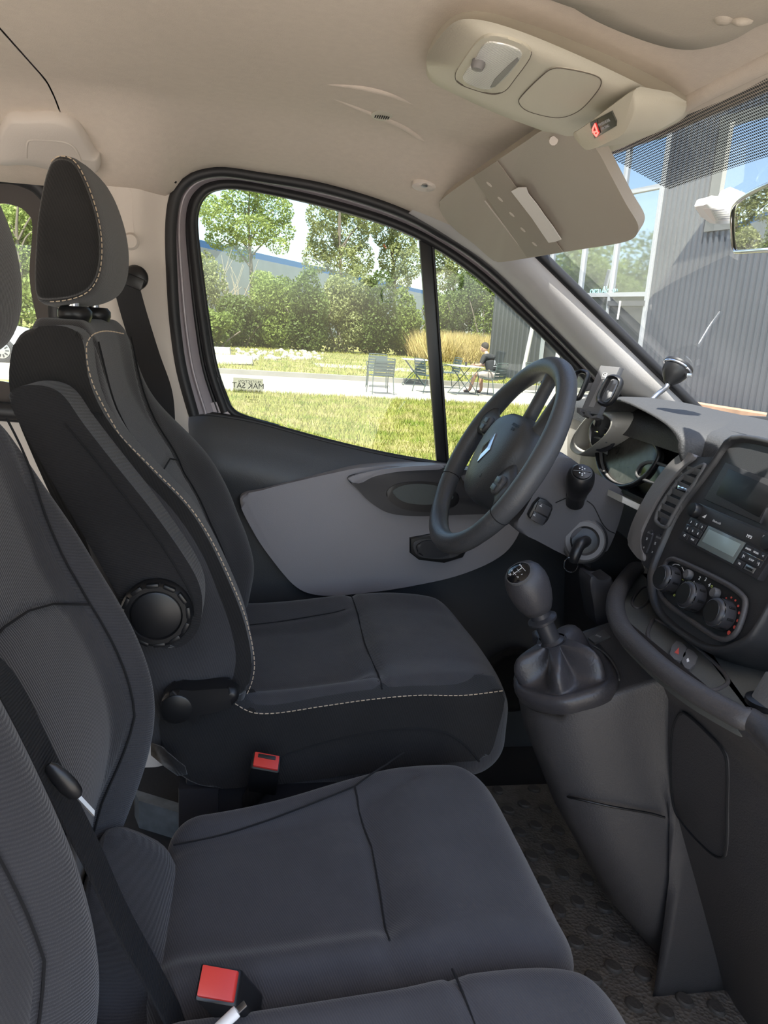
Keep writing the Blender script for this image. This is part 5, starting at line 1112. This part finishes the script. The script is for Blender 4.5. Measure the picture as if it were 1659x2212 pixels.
blades('grass', 90000, -2.5, 11, 6.5, 16.75, GZ, .03, .10, .008, GRASS, 'short sunlit grass of the front lawn'); blades('grass', 22000, -4, 14, 22.1, 42, GZ+.02, .05, .16, .016, GRASS, 'taller patchy grass behind the kerb')
blades('wild_grass', 16000, 8.5, 14.5, 37, 44, GZ, .7, 1.7, .018, grass_mat('straw',(.34,.27,.09),(.48,.37,.15),(.58,.46,.22),2.5), 'tall straw-coloured wild grass beside the dark building')
# ---- foliage
def leafmat(name, c, c2):
    m = bpy.data.materials.new(name); m.use_nodes = True; nt = m.node_tree; N, L = nt.nodes, nt.links; b = N['Principled BSDF']; b.inputs['Roughness'].default_value = .55; b.inputs['Specular IOR Level'].default_value = .3
    tc = N.new('ShaderNodeTexCoord'); n = N.new('ShaderNodeTexNoise'); n.inputs['Scale'].default_value = 1.7; n.inputs['Detail'].default_value = 7; n.inputs['Roughness'].default_value = .8; L.new(tc.outputs['Object'], n.inputs['Vector'])
    r = N.new('ShaderNodeValToRGB'); r.color_ramp.elements[0].position = .35; r.color_ramp.elements[0].color = (*c,1); r.color_ramp.elements[1].position = .65; r.color_ramp.elements[1].color = (*c2,1); L.new(n.outputs[0], r.inputs[0]); L.new(r.outputs[0], b.inputs['Base Color'])
    t = N.new('ShaderNodeBsdfTranslucent'); L.new(r.outputs[0], t.inputs[0]); x = N.new('ShaderNodeMixShader'); x.inputs[0].default_value = .4; L.new(b.outputs[0], x.inputs[1]); L.new(t.outputs[0], x.inputs[2]); L.new(x.outputs[0], N['Material Output'].inputs[0]); return m
LF = [leafmat('leaf_dark',(.075,.11,.028),(.17,.22,.06)), leafmat('leaf_mid',(.13,.18,.04),(.28,.34,.09)), leafmat('leaf_light',(.20,.26,.06),(.40,.46,.15)), leafmat('leaf_olive',(.19,.21,.08),(.38,.40,.17))]
BARK = mat('bark',(.16,.13,.10),.9,.5,12)
def leaves(name, blobs, n, size, m, par):
    P_ = []; tot = sum(b[3]*b[4]*b[5] for b in blobs)
    for bx_,by_,bz_,rx,ry,rz in blobs:
        k = int(n*rx*ry*rz/tot); d = RNG.normal(size=(k,3)); d /= np.linalg.norm(d,axis=1)[:,None]; r = RNG.uniform(.45,1.05,k)**.5
        P_.append(np.array([bx_,by_,bz_])+d*r[:,None]*np.array([rx,ry,rz]))
    c = np.concatenate(P_); k = len(c); a = RNG.normal(size=(k,3)); a /= np.linalg.norm(a,axis=1)[:,None]; b = np.cross(a, RNG.normal(size=(k,3))); b /= np.linalg.norm(b,axis=1)[:,None]; s = size*RNG.uniform(.6,1.25,k)[:,None]
    v = np.stack([c-a*s, c+b*s*.55, c+a*s, c-b*s*.55],1).reshape(-1,3); f = np.arange(4*k).reshape(-1,4)
    me = bpy.data.meshes.new(name); me.from_pydata(v.tolist(), [], f.tolist()); me.materials.append(m); return link(bpy.data.objects.new(name, me), par)
def at_d(x, y, dist):
    d = ray(x,y); return CAM+d*(dist/d.y)
def bush(px, py, rx, ry, dist, n, m, lab, cat='bush', size=.085, name='bush'):
    c = at_d(px,py,dist); k = dist/F; t = thing(name, lab, cat, V(c.x,c.y,GZ), 'bushes along the far edge of the grass')
    bl = []
    for i in range(9):
        bl.append((c.x+random.uniform(-.55,.55)*rx*k, c.y+random.uniform(-.6,.8), c.z+random.uniform(-.55,.55)*ry*k, rx*k*random.uniform(.38,.6), rx*k*.5, ry*k*random.uniform(.35,.55)))
    bl.append((c.x,c.y+.4,(c.z+GZ)/2,rx*k*.8,rx*k*.6,max(.4,(c.z-GZ)*.6)))
    leaves('foliage', bl, int(n*2.2), size, m, t)
    for i in range(4): tube('stem', cr_path([V(c.x+.15*i-.2,c.y,GZ), V(c.x+(i-1.5)*.4,c.y+.1,(c.z+GZ)/2), V(c.x+(i-1.5)*.8,c.y+.2,c.z)],4), [.05]*5+[.03]*4, BARK, t, 6)
    return t
for a in [(462,712,42,48,37,2600,LF[1],'bright green low bush at the window corner'),(445,620,44,75,44,2200,LF[3],'twiggy olive bush under the leftmost tree'),(520,690,48,62,42,3600,LF[0],'dark low bush left of the tall shrubs'),(590,672,56,82,43,5200,LF[1],'broad mid-green shrub below the warehouse roof'),
          (575,625,34,40,46,2000,LF[2],'pale yellow-green shrub top in front of the warehouse'),(668,668,56,88,42,5600,LF[0],'dense dark shrub left of the window divider'),(740,665,56,92,43,5200,LF[3],'tall olive shrub in the middle of the hedge'),(815,678,56,82,43,5200,LF[0],'dark shrub behind the pair of chairs'),
          (880,690,44,66,44,3600,LF[1],'mid-green shrub just left of the divider bar'),(955,668,48,72,46,4200,LF[1],'light shrub just right of the divider bar'),(1012,655,46,84,45,4600,LF[0],'leafy shrub behind the seated person'),(1060,650,40,88,44,3600,LF[1],'shrub touching the dark building corner')]: bush(*a)
def tree(px, trunk, blobs_px, dist, n, m, lab, size=.10, name='tree', lean=0):
    k = dist/F; b = at_d(px,740,dist); b.z = GZ; t = thing(name, lab, 'tree', b, 'trees behind the bushes')
    bl = []
    for x,y,rx,ry in blobs_px:
        c = at_d(x,y,dist); bl.append((c.x,c.y+random.uniform(-1.2,1.2),c.z,rx*k,rx*k*.9,ry*k))
    leaves('foliage', bl, int(n*2.0), size, m, t)
    top = at_d(px,trunk,dist); tube('trunk', cr_path([b, b.lerp(top,.4)+V(.1,0,0), b.lerp(top,.75)-V(.08,0,0), top],5), [.16*(1-.75*i/15) for i in range(16)], BARK, t, 8)
    for x,y,rx,ry in blobs_px[:7]:
        c = at_d(x,y,dist); s_ = b.lerp(top, max(.25,min(.95,(c.z-GZ)/(top.z-GZ)*.75))); tube('branch', cr_path([s_, s_.lerp(c,.5)+V(0,0,.25), c],4), [.06,.055,.05,.045,.04,.035,.03,.025,.02], BARK, t, 6)
    return t
tree(540,400,[(470,470,34,30),(520,430,40,30),(590,455,40,34),(480,515,34,26),(545,500,46,30),(610,500,26,24),(560,405,40,20),(450,440,26,24),(600,535,24,16),(520,545,30,18),(535,380,46,26)], 52, 5200, LF[2], 'airy light-green tree rising left in the side window')
tree(735,420,[(690,470,30,36),(735,440,40,34),(700,520,36,40),(760,500,40,44),(680,560,28,34),(740,570,36,34),(800,470,34,34),(720,400,44,30),(780,560,30,36)], 54, 6000, LF[3], 'tall olive-green tree in the middle of the window')
tree(850,440,[(830,500,28,34),(870,520,30,36),(845,560,30,34),(885,570,24,34),(820,450,34,26),(880,470,30,26),(860,610,26,26)], 56, 4200, LF[3], 'slender tree just left of the divider bar')
tree(980,520,[(950,560,28,30),(990,580,34,32),(1030,600,30,28),(960,600,26,26),(1000,545,30,24),(940,530,24,24)], 56, 3600, LF[3], 'loose tree right of the divider bar')
tree(40,430,[(20,480,50,40),(70,500,46,44),(40,550,46,40),(-30,520,60,60),(90,450,50,40),(60,600,40,30)], 40, 5200, LF[2], 'light green tree seen through the rear side window')
for i,(x,y,s) in enumerate([(-13,44,5.2),(-24,47,6.5),(-37,50,6.)]):
    t = thing('tree', ['light tree far off to the left reflected in the glass front','large tree far off to the left reflected in the glass front','leftmost tree far off reflected in the glass front'][i], 'tree', V(x,y,GZ), 'trees behind the bushes')
    leaves('foliage', [(x+random.uniform(-.5,.5)*s,y+random.uniform(-2,2),2.5+random.uniform(0,.9)*s,s*.45,s*.4,s*.38) for _ in range(9)], 5200, .22, LF[2-i%2], t); tube('trunk', [V(x,y,GZ),V(x+.2,y,3),V(x,y,s)], [.25,.2,.1], BARK, t, 8)
# hedge further left
for i in range(3):
    x = -5-4.*i; t = thing('bush', ['bush behind the parked car','round bush left of the parked car','far left bush beyond the parked car'][i], 'bush', V(x,38,GZ), 'bushes along the far edge of the grass'); leaves('foliage', [(x+random.uniform(-1.5,1.5),38+random.uniform(-1,1),.8+random.uniform(-.8,1.4),1.3,1.2,1.2) for _ in range(9)], 3200, .15, LF[i%2], t)
# bare twigs in front of the warehouse
tw = thing('dead_shrub', 'bare pale twigs sticking out above the low bushes', 'bush', at_d(470,740,45))
for i in range(26):
    a = at_d(random.uniform(440,520),random.uniform(660,700),45); b = a+V(random.uniform(-1.2,1.6),0,random.uniform(1.2,3.2)); tube('twig', cr_path([a,a.lerp(b,.5)+V(random.uniform(-.2,.2),0,.2),b],3), [.025]*3+[.015]*4, mat('twig_wood',(.34,.29,.21),.9) if 'twig_wood' not in bpy.data.materials else bpy.data.materials['twig_wood'], tw, 5)
# ---- warehouse with blue roof edge
WH = thing('warehouse', 'long pale warehouse with blue roof edge behind the trees', 'building', at_d(560,700,70))
w0, w1 = at_d(380,525,60), at_d(930,640,118); w0b, w1b = V(w0.x,w0.y,GZ), V(w1.x,w1.y,GZ); dW = V(w0.y-w1.y,w1.x-w0.x,0).normalized()*-.6
wl0 = w0+(w0-w1)*.18; wl0.z = w0.z
prism('warehouse_wall', [V(wl0.x,wl0.y,GZ), w1b, V(w1.x,w1.y,w0.z), wl0], dW, mat('pale_cladding',(.30,.315,.325),.8,var=.05,vscale=1), WH)
prism('roof_edge', [wl0+V(0,-.2,-.05), V(w1.x,w1.y-.2,w0.z-.05), V(w1.x,w1.y-.2,w0.z+.5), wl0+V(0,-.2,.5)], dW*.8, mat('blue_fascia',(.03,.14,.36),.5), WH)
for i in range(9):
    c = wl0.lerp(V(w1.x,w1.y,wl0.z),i/9); tube('wall_joint', [V(c.x,c.y-.1,GZ),V(c.x,c.y-.1,c.z)], .05, mat('joint_grey',(.33,.34,.34),.8) if 'joint_grey' not in bpy.data.materials else bpy.data.materials['joint_grey'], WH, 6)
# ---- dark corrugated building ahead of the van
B1 = P(1600,905,'Z',GZ); WNm = V(-.975,-.22,0).normalized(); WT = V(-.22,.975,0).normalized()
DBd = thing('dark_building', 'dark grey corrugated building with tall mirrored windows', 'building', B1)
def onw(x, y, off=0): return PP(x,y,B1+WNm*off,WNm)
def sW(x, y): return (onw(x,y)-B1).dot(WT)
def wp(s, z, off=0): q = B1+WT*s+WNm*off; q.z = z; return q
CLAD = mat('dark_cladding',(.095,.10,.112),.45,metal=.3,var=.06,vscale=.5); CLAD2 = mat('darker_cladding',(.055,.058,.063),.5,metal=.2,var=.08,vscale=.7)
FRAME = mat('grey_frame',(.30,.31,.32),.5); MIRR = mat('mirrored_glazing',(.42,.46,.50),.03,metal=.92)
def corr(name, s0, s1, z0, z1, per, m):
    vs, fs = [], []; s = s0; n = 0
    while s < s1-.001:
        for ds, o_ in ((0,0),(per*.42,0),(per*.5,.045),(per*.92,.045)): vs += [wp(min(s+ds,s1),z0,o_), wp(min(s+ds,s1),z1,o_)]; n += 1
        s += per
    fs = [(2*i,2*i+2,2*i+3,2*i+1) for i in range(n-1)]; return M(name, vs, fs, m, DBd, False)
sG1 = sW(1400,640); sG0 = sW(1185,640); sC = sW(1065,700); HB = 11.5
corr('corrugated_cladding', -34, sG1-.06, GZ, HB, .19, CLAD); corr('corrugated_cladding', sG0, sC, GZ, 4.6, .30, CLAD2); corr('corrugated_cladding', sG0, sC-.4, 4.6, HB, .19, CLAD)
prism('building_core', [wp(-34,GZ,-.15),wp(sC,GZ,-.15),wp(sC,HB,-.15),wp(-34,HB,-.15)], -WNm*12, CLAD2, DBd)
prism('corner_trim', [wp(sG1-.1,GZ,.06),wp(sG1+.02,GZ,.06),wp(sG1+.02,HB,.06),wp(sG1-.1,HB,.06)], -WNm*.1, FRAME, DBd)
# curtain wall: panes and bars
zt = [GZ, onw(1316,637).z, onw(1400,408).z, onw(1400,300).z, HB]; sm_ = [sG1, sW(1330,560), sW(1262,560), sG0]
for i in range(4):
    for j in range(3):
        if i == 0 and j == 2: continue
        prism('window_pane', [wp(sm_[j]+.03,zt[i]+.04,.0),wp(sm_[j+1]-.03,zt[i]+.04,.0),wp(sm_[j+1]-.03,zt[i+1]-.04,.0),wp(sm_[j]+.03,zt[i+1]-.04,.0)], -WNm*.04, MIRR if i else mat('dark_glazing',(.05,.055,.06),.08,spec=.8) if 'dark_glazing' not in bpy.data.materials else bpy.data.materials['dark_glazing'], DBd)
for s in sm_: prism('mullion', [wp(s-.05,GZ,.08),wp(s+.05,GZ,.08),wp(s+.05,HB,.08),wp(s-.05,HB,.08)], -WNm*.1, FRAME, DBd)
for z in zt[1:4]: prism('transom', [wp(sm_[0],z-.06,.075),wp(sm_[3],z-.06,.075),wp(sm_[3],z+.06,.075),wp(sm_[0],z+.06,.075)], -WNm*.1, FRAME, DBd)
prism('entrance_recess', [wp(sm_[0]+.1,GZ+.1,.03),wp(sm_[1],GZ+.1,.03),wp(sm_[1],zt[1]-.35,.03),wp(sm_[0]+.1,zt[1]-.35,.03)], -WNm*.02, mat('entrance_dark',(.03,.032,.035),.4), DBd)
prism('entrance_canopy', [wp(sm_[0],zt[1]-.32,.10),wp(sm_[1],zt[1]-.32,.10),wp(sm_[1],zt[1]-.18,.10),wp(sm_[0],zt[1]-.18,.10)], -WNm*.1, CLAD2, DBd)
text('glass_lettering', 'oca Acce', .34, onw(1302,628,.03), WNm, -WT, mat('teal_letters',(.30,.55,.50),.6), DBd, .01)
tube('door_handle', [onw(1340,650,.12),onw(1334,690,.12)], .03, mat('handle_pale',(.7,.7,.68),.4), DBd, 8)
# upper window right
s0, s1 = sW(1659+260,330), sW(1560,330); z0, z1 = onw(1600,470).z, onw(1600,262).z
prism('window_frame', [wp(s0,z0-.25,.09),wp(s1+.12,z0-.25,.09),wp(s1+.12,z1+.2,.09),wp(s0,z1+.2,.09)], -WNm*.06, mat('window_surround',(.12,.12,.11),.5), DBd)
prism('window_pane', [wp(s0,z0,.10),wp(s1-.35,z0,.10),wp(s1-.35,z1-.1,.10),wp(s0,z1-.1,.10)], -WNm*.03, MIRR, DBd)
prism('window_jamb', [wp(s1-.35,z0,.105),wp(s1-.22,z0,.105),wp(s1-.22,z1,.105),wp(s1-.35,z1,.105)], -WNm*.02, mat('jamb_metal',(.32,.31,.28),.5), DBd)
# posts in front of the dark wall and a planter edge
POST = mat('pale_post',(.62,.60,.58),.5)
for lab, a, b in (('pale leaning post nearest the seated person',(1154,690),(1127,802)),('pale leaning post near the steering wheel rim',(1208,742),(1198,815))):
    q0_, q1_ = onw(*a,1.2), onw(*b,1.2); q1_.z = min(q1_.z,GZ); o = tube('post', [q0_+(q0_-q1_)*.8, q1_], .07, POST, None, 8); tag(o, lab, 'post', 'posts before the dark wall')
pl_ = prism('planter_edge', [wp(-30,GZ,.9),wp(3,GZ,.9),wp(3,GZ+.28,.9),wp(-30,GZ+.28,.9)], -WNm*.5, mat('terracotta',(.42,.24,.15),.8,var=.2,vscale=3)); tag(pl_, 'low terracotta border at the foot of the corrugated wall', 'border')
# ---- garden furniture
CHM = mat('chair_green_grey',(.06,.08,.075),.55); CHL = mat('chair_pale_blue',(.42,.48,.50),.45)
def make_chair(m, lab, loc, rz):
    t = thing('garden_chair', lab, 'chair', (0,0,0), 'metal slat chairs on the terrace', local=True)
    w, d, hs, hb = .25, .23, .44, .86
    tube('back_frame', cr_path([V(-w,-d-.04,hs),V(-w,-d-.08,.70),V(-w*.96,-d-.11,hb-.03),V(-w*.8,-d-.115,hb),V(w*.8,-d-.115,hb),V(w*.96,-d-.11,hb-.03),V(w,-d-.08,.70),V(w,-d-.04,hs)],4), .012, m, t, 8)
    for i in range(5):
        z = .475+.075*i; y = -d-.045-.017*i; box('back_slat', (0,y,z+.015), (2*w-.02,.008,.062), m, t, None, .002)
    for i in range(6): box('seat_slat', (0,-d+.02+.085*i,hs), (2*w,.07,.012), m, t, None, .003)
    for sx in (-1,1):
        tube('leg', cr_path([V(sx*w,d,hs),V(sx*(w+.02),d+.03,0)],3), .011, m, t, 8); tube('leg', cr_path([V(sx*w,-d,hs),V(sx*(w+.02),-d-.10,0)],3), .011, m, t, 8)
        tube('armrest', cr_path([V(sx*w,-d-.075,.64),V(sx*(w+.03),-d+.1,.655),V(sx*(w+.03),d-.02,.65),V(sx*(w+.02),d+.02,.60),V(sx*w,d,hs)],4), .011, m, t, 8)
    t.location = loc; t.rotation_euler = (0,0,rz); return t
def gp_(x, y): q = P(x,y,'Z',GZ+.005); return q
ch = make_chair(CHM, 'green-grey slat chair with its back to the van, left of the divider bar', gp_(820,850), math.radians(6))
for x,y,rz,lab in ((812,836,170,'slat chair facing the green-grey chair from behind it'),(925,848,-70,'slat chair partly hidden by the window divider bar'),(962,838,100,'slat chair just right of the divider bar at the far table'),(1057,854,38,'slat chair the seated person is using'),(1160,850,-60,'slat chair showing above the steering wheel rim')):
    c_ = dup(ch, gp_(x,y), math.radians(rz), lab)
def make_table(lab, loc, rz):
    t = thing('folding_table', lab, 'table', (0,0,0), 'folding terrace tables', local=True)
    for i in range(8): box('table_slat', (0,-.33+.094*i,.735), (.74,.082,.018), mat('table_slats',(.50,.50,.46),.5) if 'table_slats' not in bpy.data.materials else bpy.data.materials['table_slats'], t, None, .004)
    for sy in (-.30,.30):
        for sx in (-1,1): tube('leg', [V(sx*.32,sy,.01),V(-sx*.30,sy,.725)], .011, CHM, t, 8)
    tube('leg_bar', [V(.32,-.30,.02),V(.32,.30,.02)], .010, CHM, t, 8); tube('leg_bar', [V(-.32,-.30,.02),V(-.32,.30,.02)], .010, CHM, t, 8)
    t.location = loc; t.rotation_euler = (0,0,rz); return t
tb = make_table('folding table in front of the seated person', gp_(1000,852), math.radians(8)); dup(tb, gp_(893,832), math.radians(-6), 'empty folding table between the chairs left of the divider bar')
cup_ = lathe('coffee_cup', [(.03,0),(.036,.09),(.038,.095),(.030,.095),(.028,.01)], gp_(998,852)+V(.05,.05,.745), (0,0,1), mat('cup_dark',(.05,.04,.035),.5), None, 16); tag(cup_, 'small dark cup standing on the folding table', 'cup')
# ---- seated person
PR = thing('person', 'person in black t-shirt and pale shorts sitting at the terrace table', 'person', gp_(1060,855))
SKIN = mat('skin',(.50,.29,.20),.6); SHIRT = mat('black_shirt',(.022,.022,.024),.85); SHORT = mat('pale_shorts',(.45,.38,.34),.85,var=.25,vscale=14); HAIR = mat('dark_hair',(.03,.022,.018),.8,.5,120); SHOE = mat('shoe',(.10,.06,.05),.6)
g = gp_(1056,853)
fX = V(math.cos(math.radians(128)),math.sin(math.radians(128)),0); sX = V(-fX.y,fX.x,0)*-1
def B(f, s, z): return g+fX*f+sX*s+V(0,0,z)
def skin(name, verts, edges, rad, m, par, root=0):
    me = bpy.data.meshes.new(name); me.from_pydata([tuple(v) for v in verts], edges, []); o = bpy.data.objects.new(name, me); me.materials.append(m); link(o, par)
    sm2 = o.modifiers.new('skin','SKIN'); sm2.use_smooth_shade = True
    for i, r in enumerate(rad): me.skin_vertices[0].data[i].radius = (r,r) if not isinstance(r,tuple) else r
    me.skin_vertices[0].data[root].use_root = True; ss = o.modifiers.new('sub','SUBSURF'); ss.levels = ss.render_levels = 2; return o
bv = [B(-.02,0,.54),B(.02,0,.72),B(.09,0,.90),B(.16,0,1.02),B(.20,0,1.08),B(.25,0,1.14)]; be_ = [(0,1),(1,2),(2,3),(3,4),(4,5)]; br_ = [(.13,.10),(.12,.09),(.13,.085),(.09,.065),(.05,.05),(.06,.06)]
def addv(p, r, j): bv.append(p); br_.append(r); be_.append((j,len(bv)-1)); return len(bv)-1
for s in (-1,1):
    j = addv(B(.13,s*.17,.98),.050,3); j = addv(B(.20,s*.23,.76),.048,j); j = addv(B(.44,s*.15,.76),.036,j)
    j = addv(B(.0,s*.10,.52),.10,0); j = addv(B(.42,s*.13,.53),.07,j); j = addv(B(.36 if s>0 else .55,s*.13,.10),.042,j); j = addv(B(.40 if s>0 else .59,s*.13,.055),.04,j); addv(B(.52 if s>0 else .70,s*.14,.035),.035,j)
body = skin('body', bv, be_, br_, SKIN, PR)
def sub(i0, ids): return ids
# clothing as fitted shells
skin('shirt', [B(-.02,0,.54),B(.02,0,.72),B(.09,0,.90),B(.155,0,1.01),B(.18,0,1.05),B(.13,.17,.99),B(.19,.225,.80),B(.13,-.17,.99),B(.19,-.225,.80)], [(0,1),(1,2),(2,3),(3,4),(3,5),(5,6),(3,7),(7,8)], [(.175,.145),(.165,.135),(.185,.135),(.16,.12),.080,.088,.066,.088,.066], SHIRT, PR)
skin('shorts', [B(-.02,0,.55),B(.0,.10,.52),B(.36,.13,.53),B(.0,-.10,.52),B(.36,-.13,.53)], [(0,1),(1,2),(0,3),(3,4)], [(.16,.13),.115,.092,.115,.092], SHORT, PR)
hc_ = B(.29,0,1.23); hd_o = M('head', *(lambda v_,f_: ([hc_+fX*(p[0]*.105+.0)+sX*(p[1]*.078)+V(0,0,p[2]*.125+ (-.02 if p[0]>.3 else 0)*p[0]) for p in v_], f_))(*roundbox(1,1,1,.95,.25)), SKIN, body)
M('hair', *(lambda v_,f_: ([hc_+fX*(p[0]*.108-.018)+sX*(p[1]*.084)+V(0,0,p[2]*.105+.035) for p in v_], f_))(*roundbox(1,1,1,.95,.25)), HAIR, PR)
for s in (-1,1):
    lathe('ear', [(.018,-.006),(.022,.0),(.014,.006),(.002,.007)], hc_+sX*(s*.08)-V(0,0,.012), sX*s, SKIN, body, 12); lathe('eye', [(.010,0),(.008,.004),(.001,.005)], hc_+fX*.095+sX*(s*.032)+V(0,0,-.01), fX, HAIR, body, 8)
tube('nose', [hc_+fX*.10+V(0,0,-.005),hc_+fX*.128+V(0,0,-.04)], [.009,.014], SKIN, body, 8); tube('mouth', [hc_+fX*.10-sX*.022-V(0,0,.072),hc_+fX*.10+sX*.022-V(0,0,.072)], .005, mat('lip',(.4,.16,.12),.6), body, 6)
for s in (-1,1):
    wr = B(.44,s*.15,.76); pm = wr+fX*.07-sX*(s*.02)+V(0,0,.005); skin('hand', [wr,pm]+[q for k in range(4) for q in (pm+fX*.045+sX*((k-1.5)*.02),pm+fX*(.075+.006*(k%3))+sX*((k-1.5)*.021)-V(0,0,.02))]+[wr+fX*.03-sX*(s*.04),wr+fX*.07-sX*(s*.055)], [(0,1)]+[e for k in range(4) for e in ((1,2+2*k),(2+2*k,3+2*k))]+[(0,10),(10,11)], [.028,.030]+[.010,.008]*4+[.012,.009], SKIN, body)
    f0 = .40 if s > 0 else .59; sh_ = skin('shoe', [B(f0-.03,s*.13,.05),B(f0+.06,s*.135,.045),B(f0+.16,s*.14,.035)], [(0,1),(1,2)], [(.05,.045),(.05,.042),(.042,.034)], SHOE, PR)
lg = [B(-.115,-.07,.83),B(-.095,-.04,.92),B(-.075,0,.97)]; 
tube('shirt_print', [B(.0,-.045,.80)-fX*.115,B(.03,0,.92)-fX*.115,B(.0,.045,.80)-fX*.115], .005, WHITEPRINT, PR, 5); tube('shirt_print', [B(-.02,-.10,.76)-fX*.11,B(-.02,.10,.76)-fX*.11], .006, WHITEPRINT, PR, 5)
# ---- concrete blocks, rubble
for lab, px, w_ in (('long pale concrete block lying at the left edge of the grass',[(440,768),(545,772),(546,787),(440,787)],1.2),('smaller concrete block behind the long one',[(440,750),(496,752),(498,767),(440,767)],1.0)):
    q = P(px[2][0],px[2][1],'Z',GZ+.03); d_ = q.y; o = prism('concrete_block', [at_d(x,y,d_) for x,y in px], (0,w_,0), mat('concrete',(.50,.47,.42),.9,var=.1,vscale=4) if 'concrete' not in bpy.data.materials else bpy.data.materials['concrete'], None, .04); tag(o, lab, 'block', 'concrete blocks on the grass')
vs_, fs_ = [], []
for i in range(160):
    q = P(random.uniform(510,700),random.uniform(757,779),'Z',GZ+.03); v_, f_ = lathe_data([(.02,-.03),(.11,.0),(.10,.07),(.03,.11)], q, (random.uniform(-.3,.3),random.uniform(-.3,.3),1), 6); o_ = len(vs_); s = random.uniform(.4,1.3); vs_ += [q+(Vector(p)-q)*s for p in v_]; fs_ += [tuple(a+o_ for a in f) for f in f_]
o = M('rubble', vs_, fs_, mat('rubble_stone',(.36,.33,.27),.9), None, False); tag(o, 'pale rubble scattered on the back lawn', 'stones', kind='stuff')
# ---- parked car seen through the rear window
CR = thing('parked_car', 'white car with blue-tinted windows parked beyond the rear window', 'car', P(20,785,'Z',GZ))
c0 = P(8,783,'Z',GZ); cx0 = c0.x-.75; yy = c0.y
def cpf(pts, y): return [V(cx0+a,y,GZ+b) for a,b in pts]
bodyp = [(-2.6,.30),(-2.65,.75),(-2.5,1.0),(-.9,1.05),(.25,1.02),(1.0,.90),(1.35,.70),(1.38,.35),(1.15,.25),(-2.4,.25)]
CARW = mat('car_white',(.70,.71,.72),.25,coat=.6); CARG = mat('car_glass',(.06,.11,.20),.08,spec=.8)
prism('car_body', cpf(bodyp,yy-.05), (0,1.7,0), CARW, CR, .06, 3); 
prism('window_band', cpf([(-2.45,1.02),(-2.2,1.62),(-.9,1.70),(-.1,1.55),(.35,1.02)],yy+.02), (0,1.55,0), CARG, CR, .05, 3); prism('car_roof', cpf([(-2.25,1.60),(-2.1,1.72),(-.9,1.78),(-.25,1.66),(-.1,1.56),(-.9,1.68)],yy+.04), (0,1.5,0), mat('car_blue',(.03,.06,.13),.3), CR, .03)
for wx in (.75,-1.75):
    wc = V(cx0+wx,yy-.06,GZ+.32); w_ = lathe('wheel', [(.32,.10),(.33,.06),(.33,-.04),(.30,-.06),(.23,-.06),(.22,-.03),(.001,-.03)], wc, (0,1,0), RUBBER, CR, 32); lathe('hub_cap', [(.22,-.03),(.21,-.06),(.06,-.075),(.001,-.075)], wc, (0,1,0), STEEL, w_, 28)
    for k in range(10): a = k*.628; box('wheel_slot', wc+V(.14*math.cos(a),-.072,.14*math.sin(a)), (.09,.02,.035), BLACK, w_, Matrix.Rotation(-a,3,'Y'), .004)
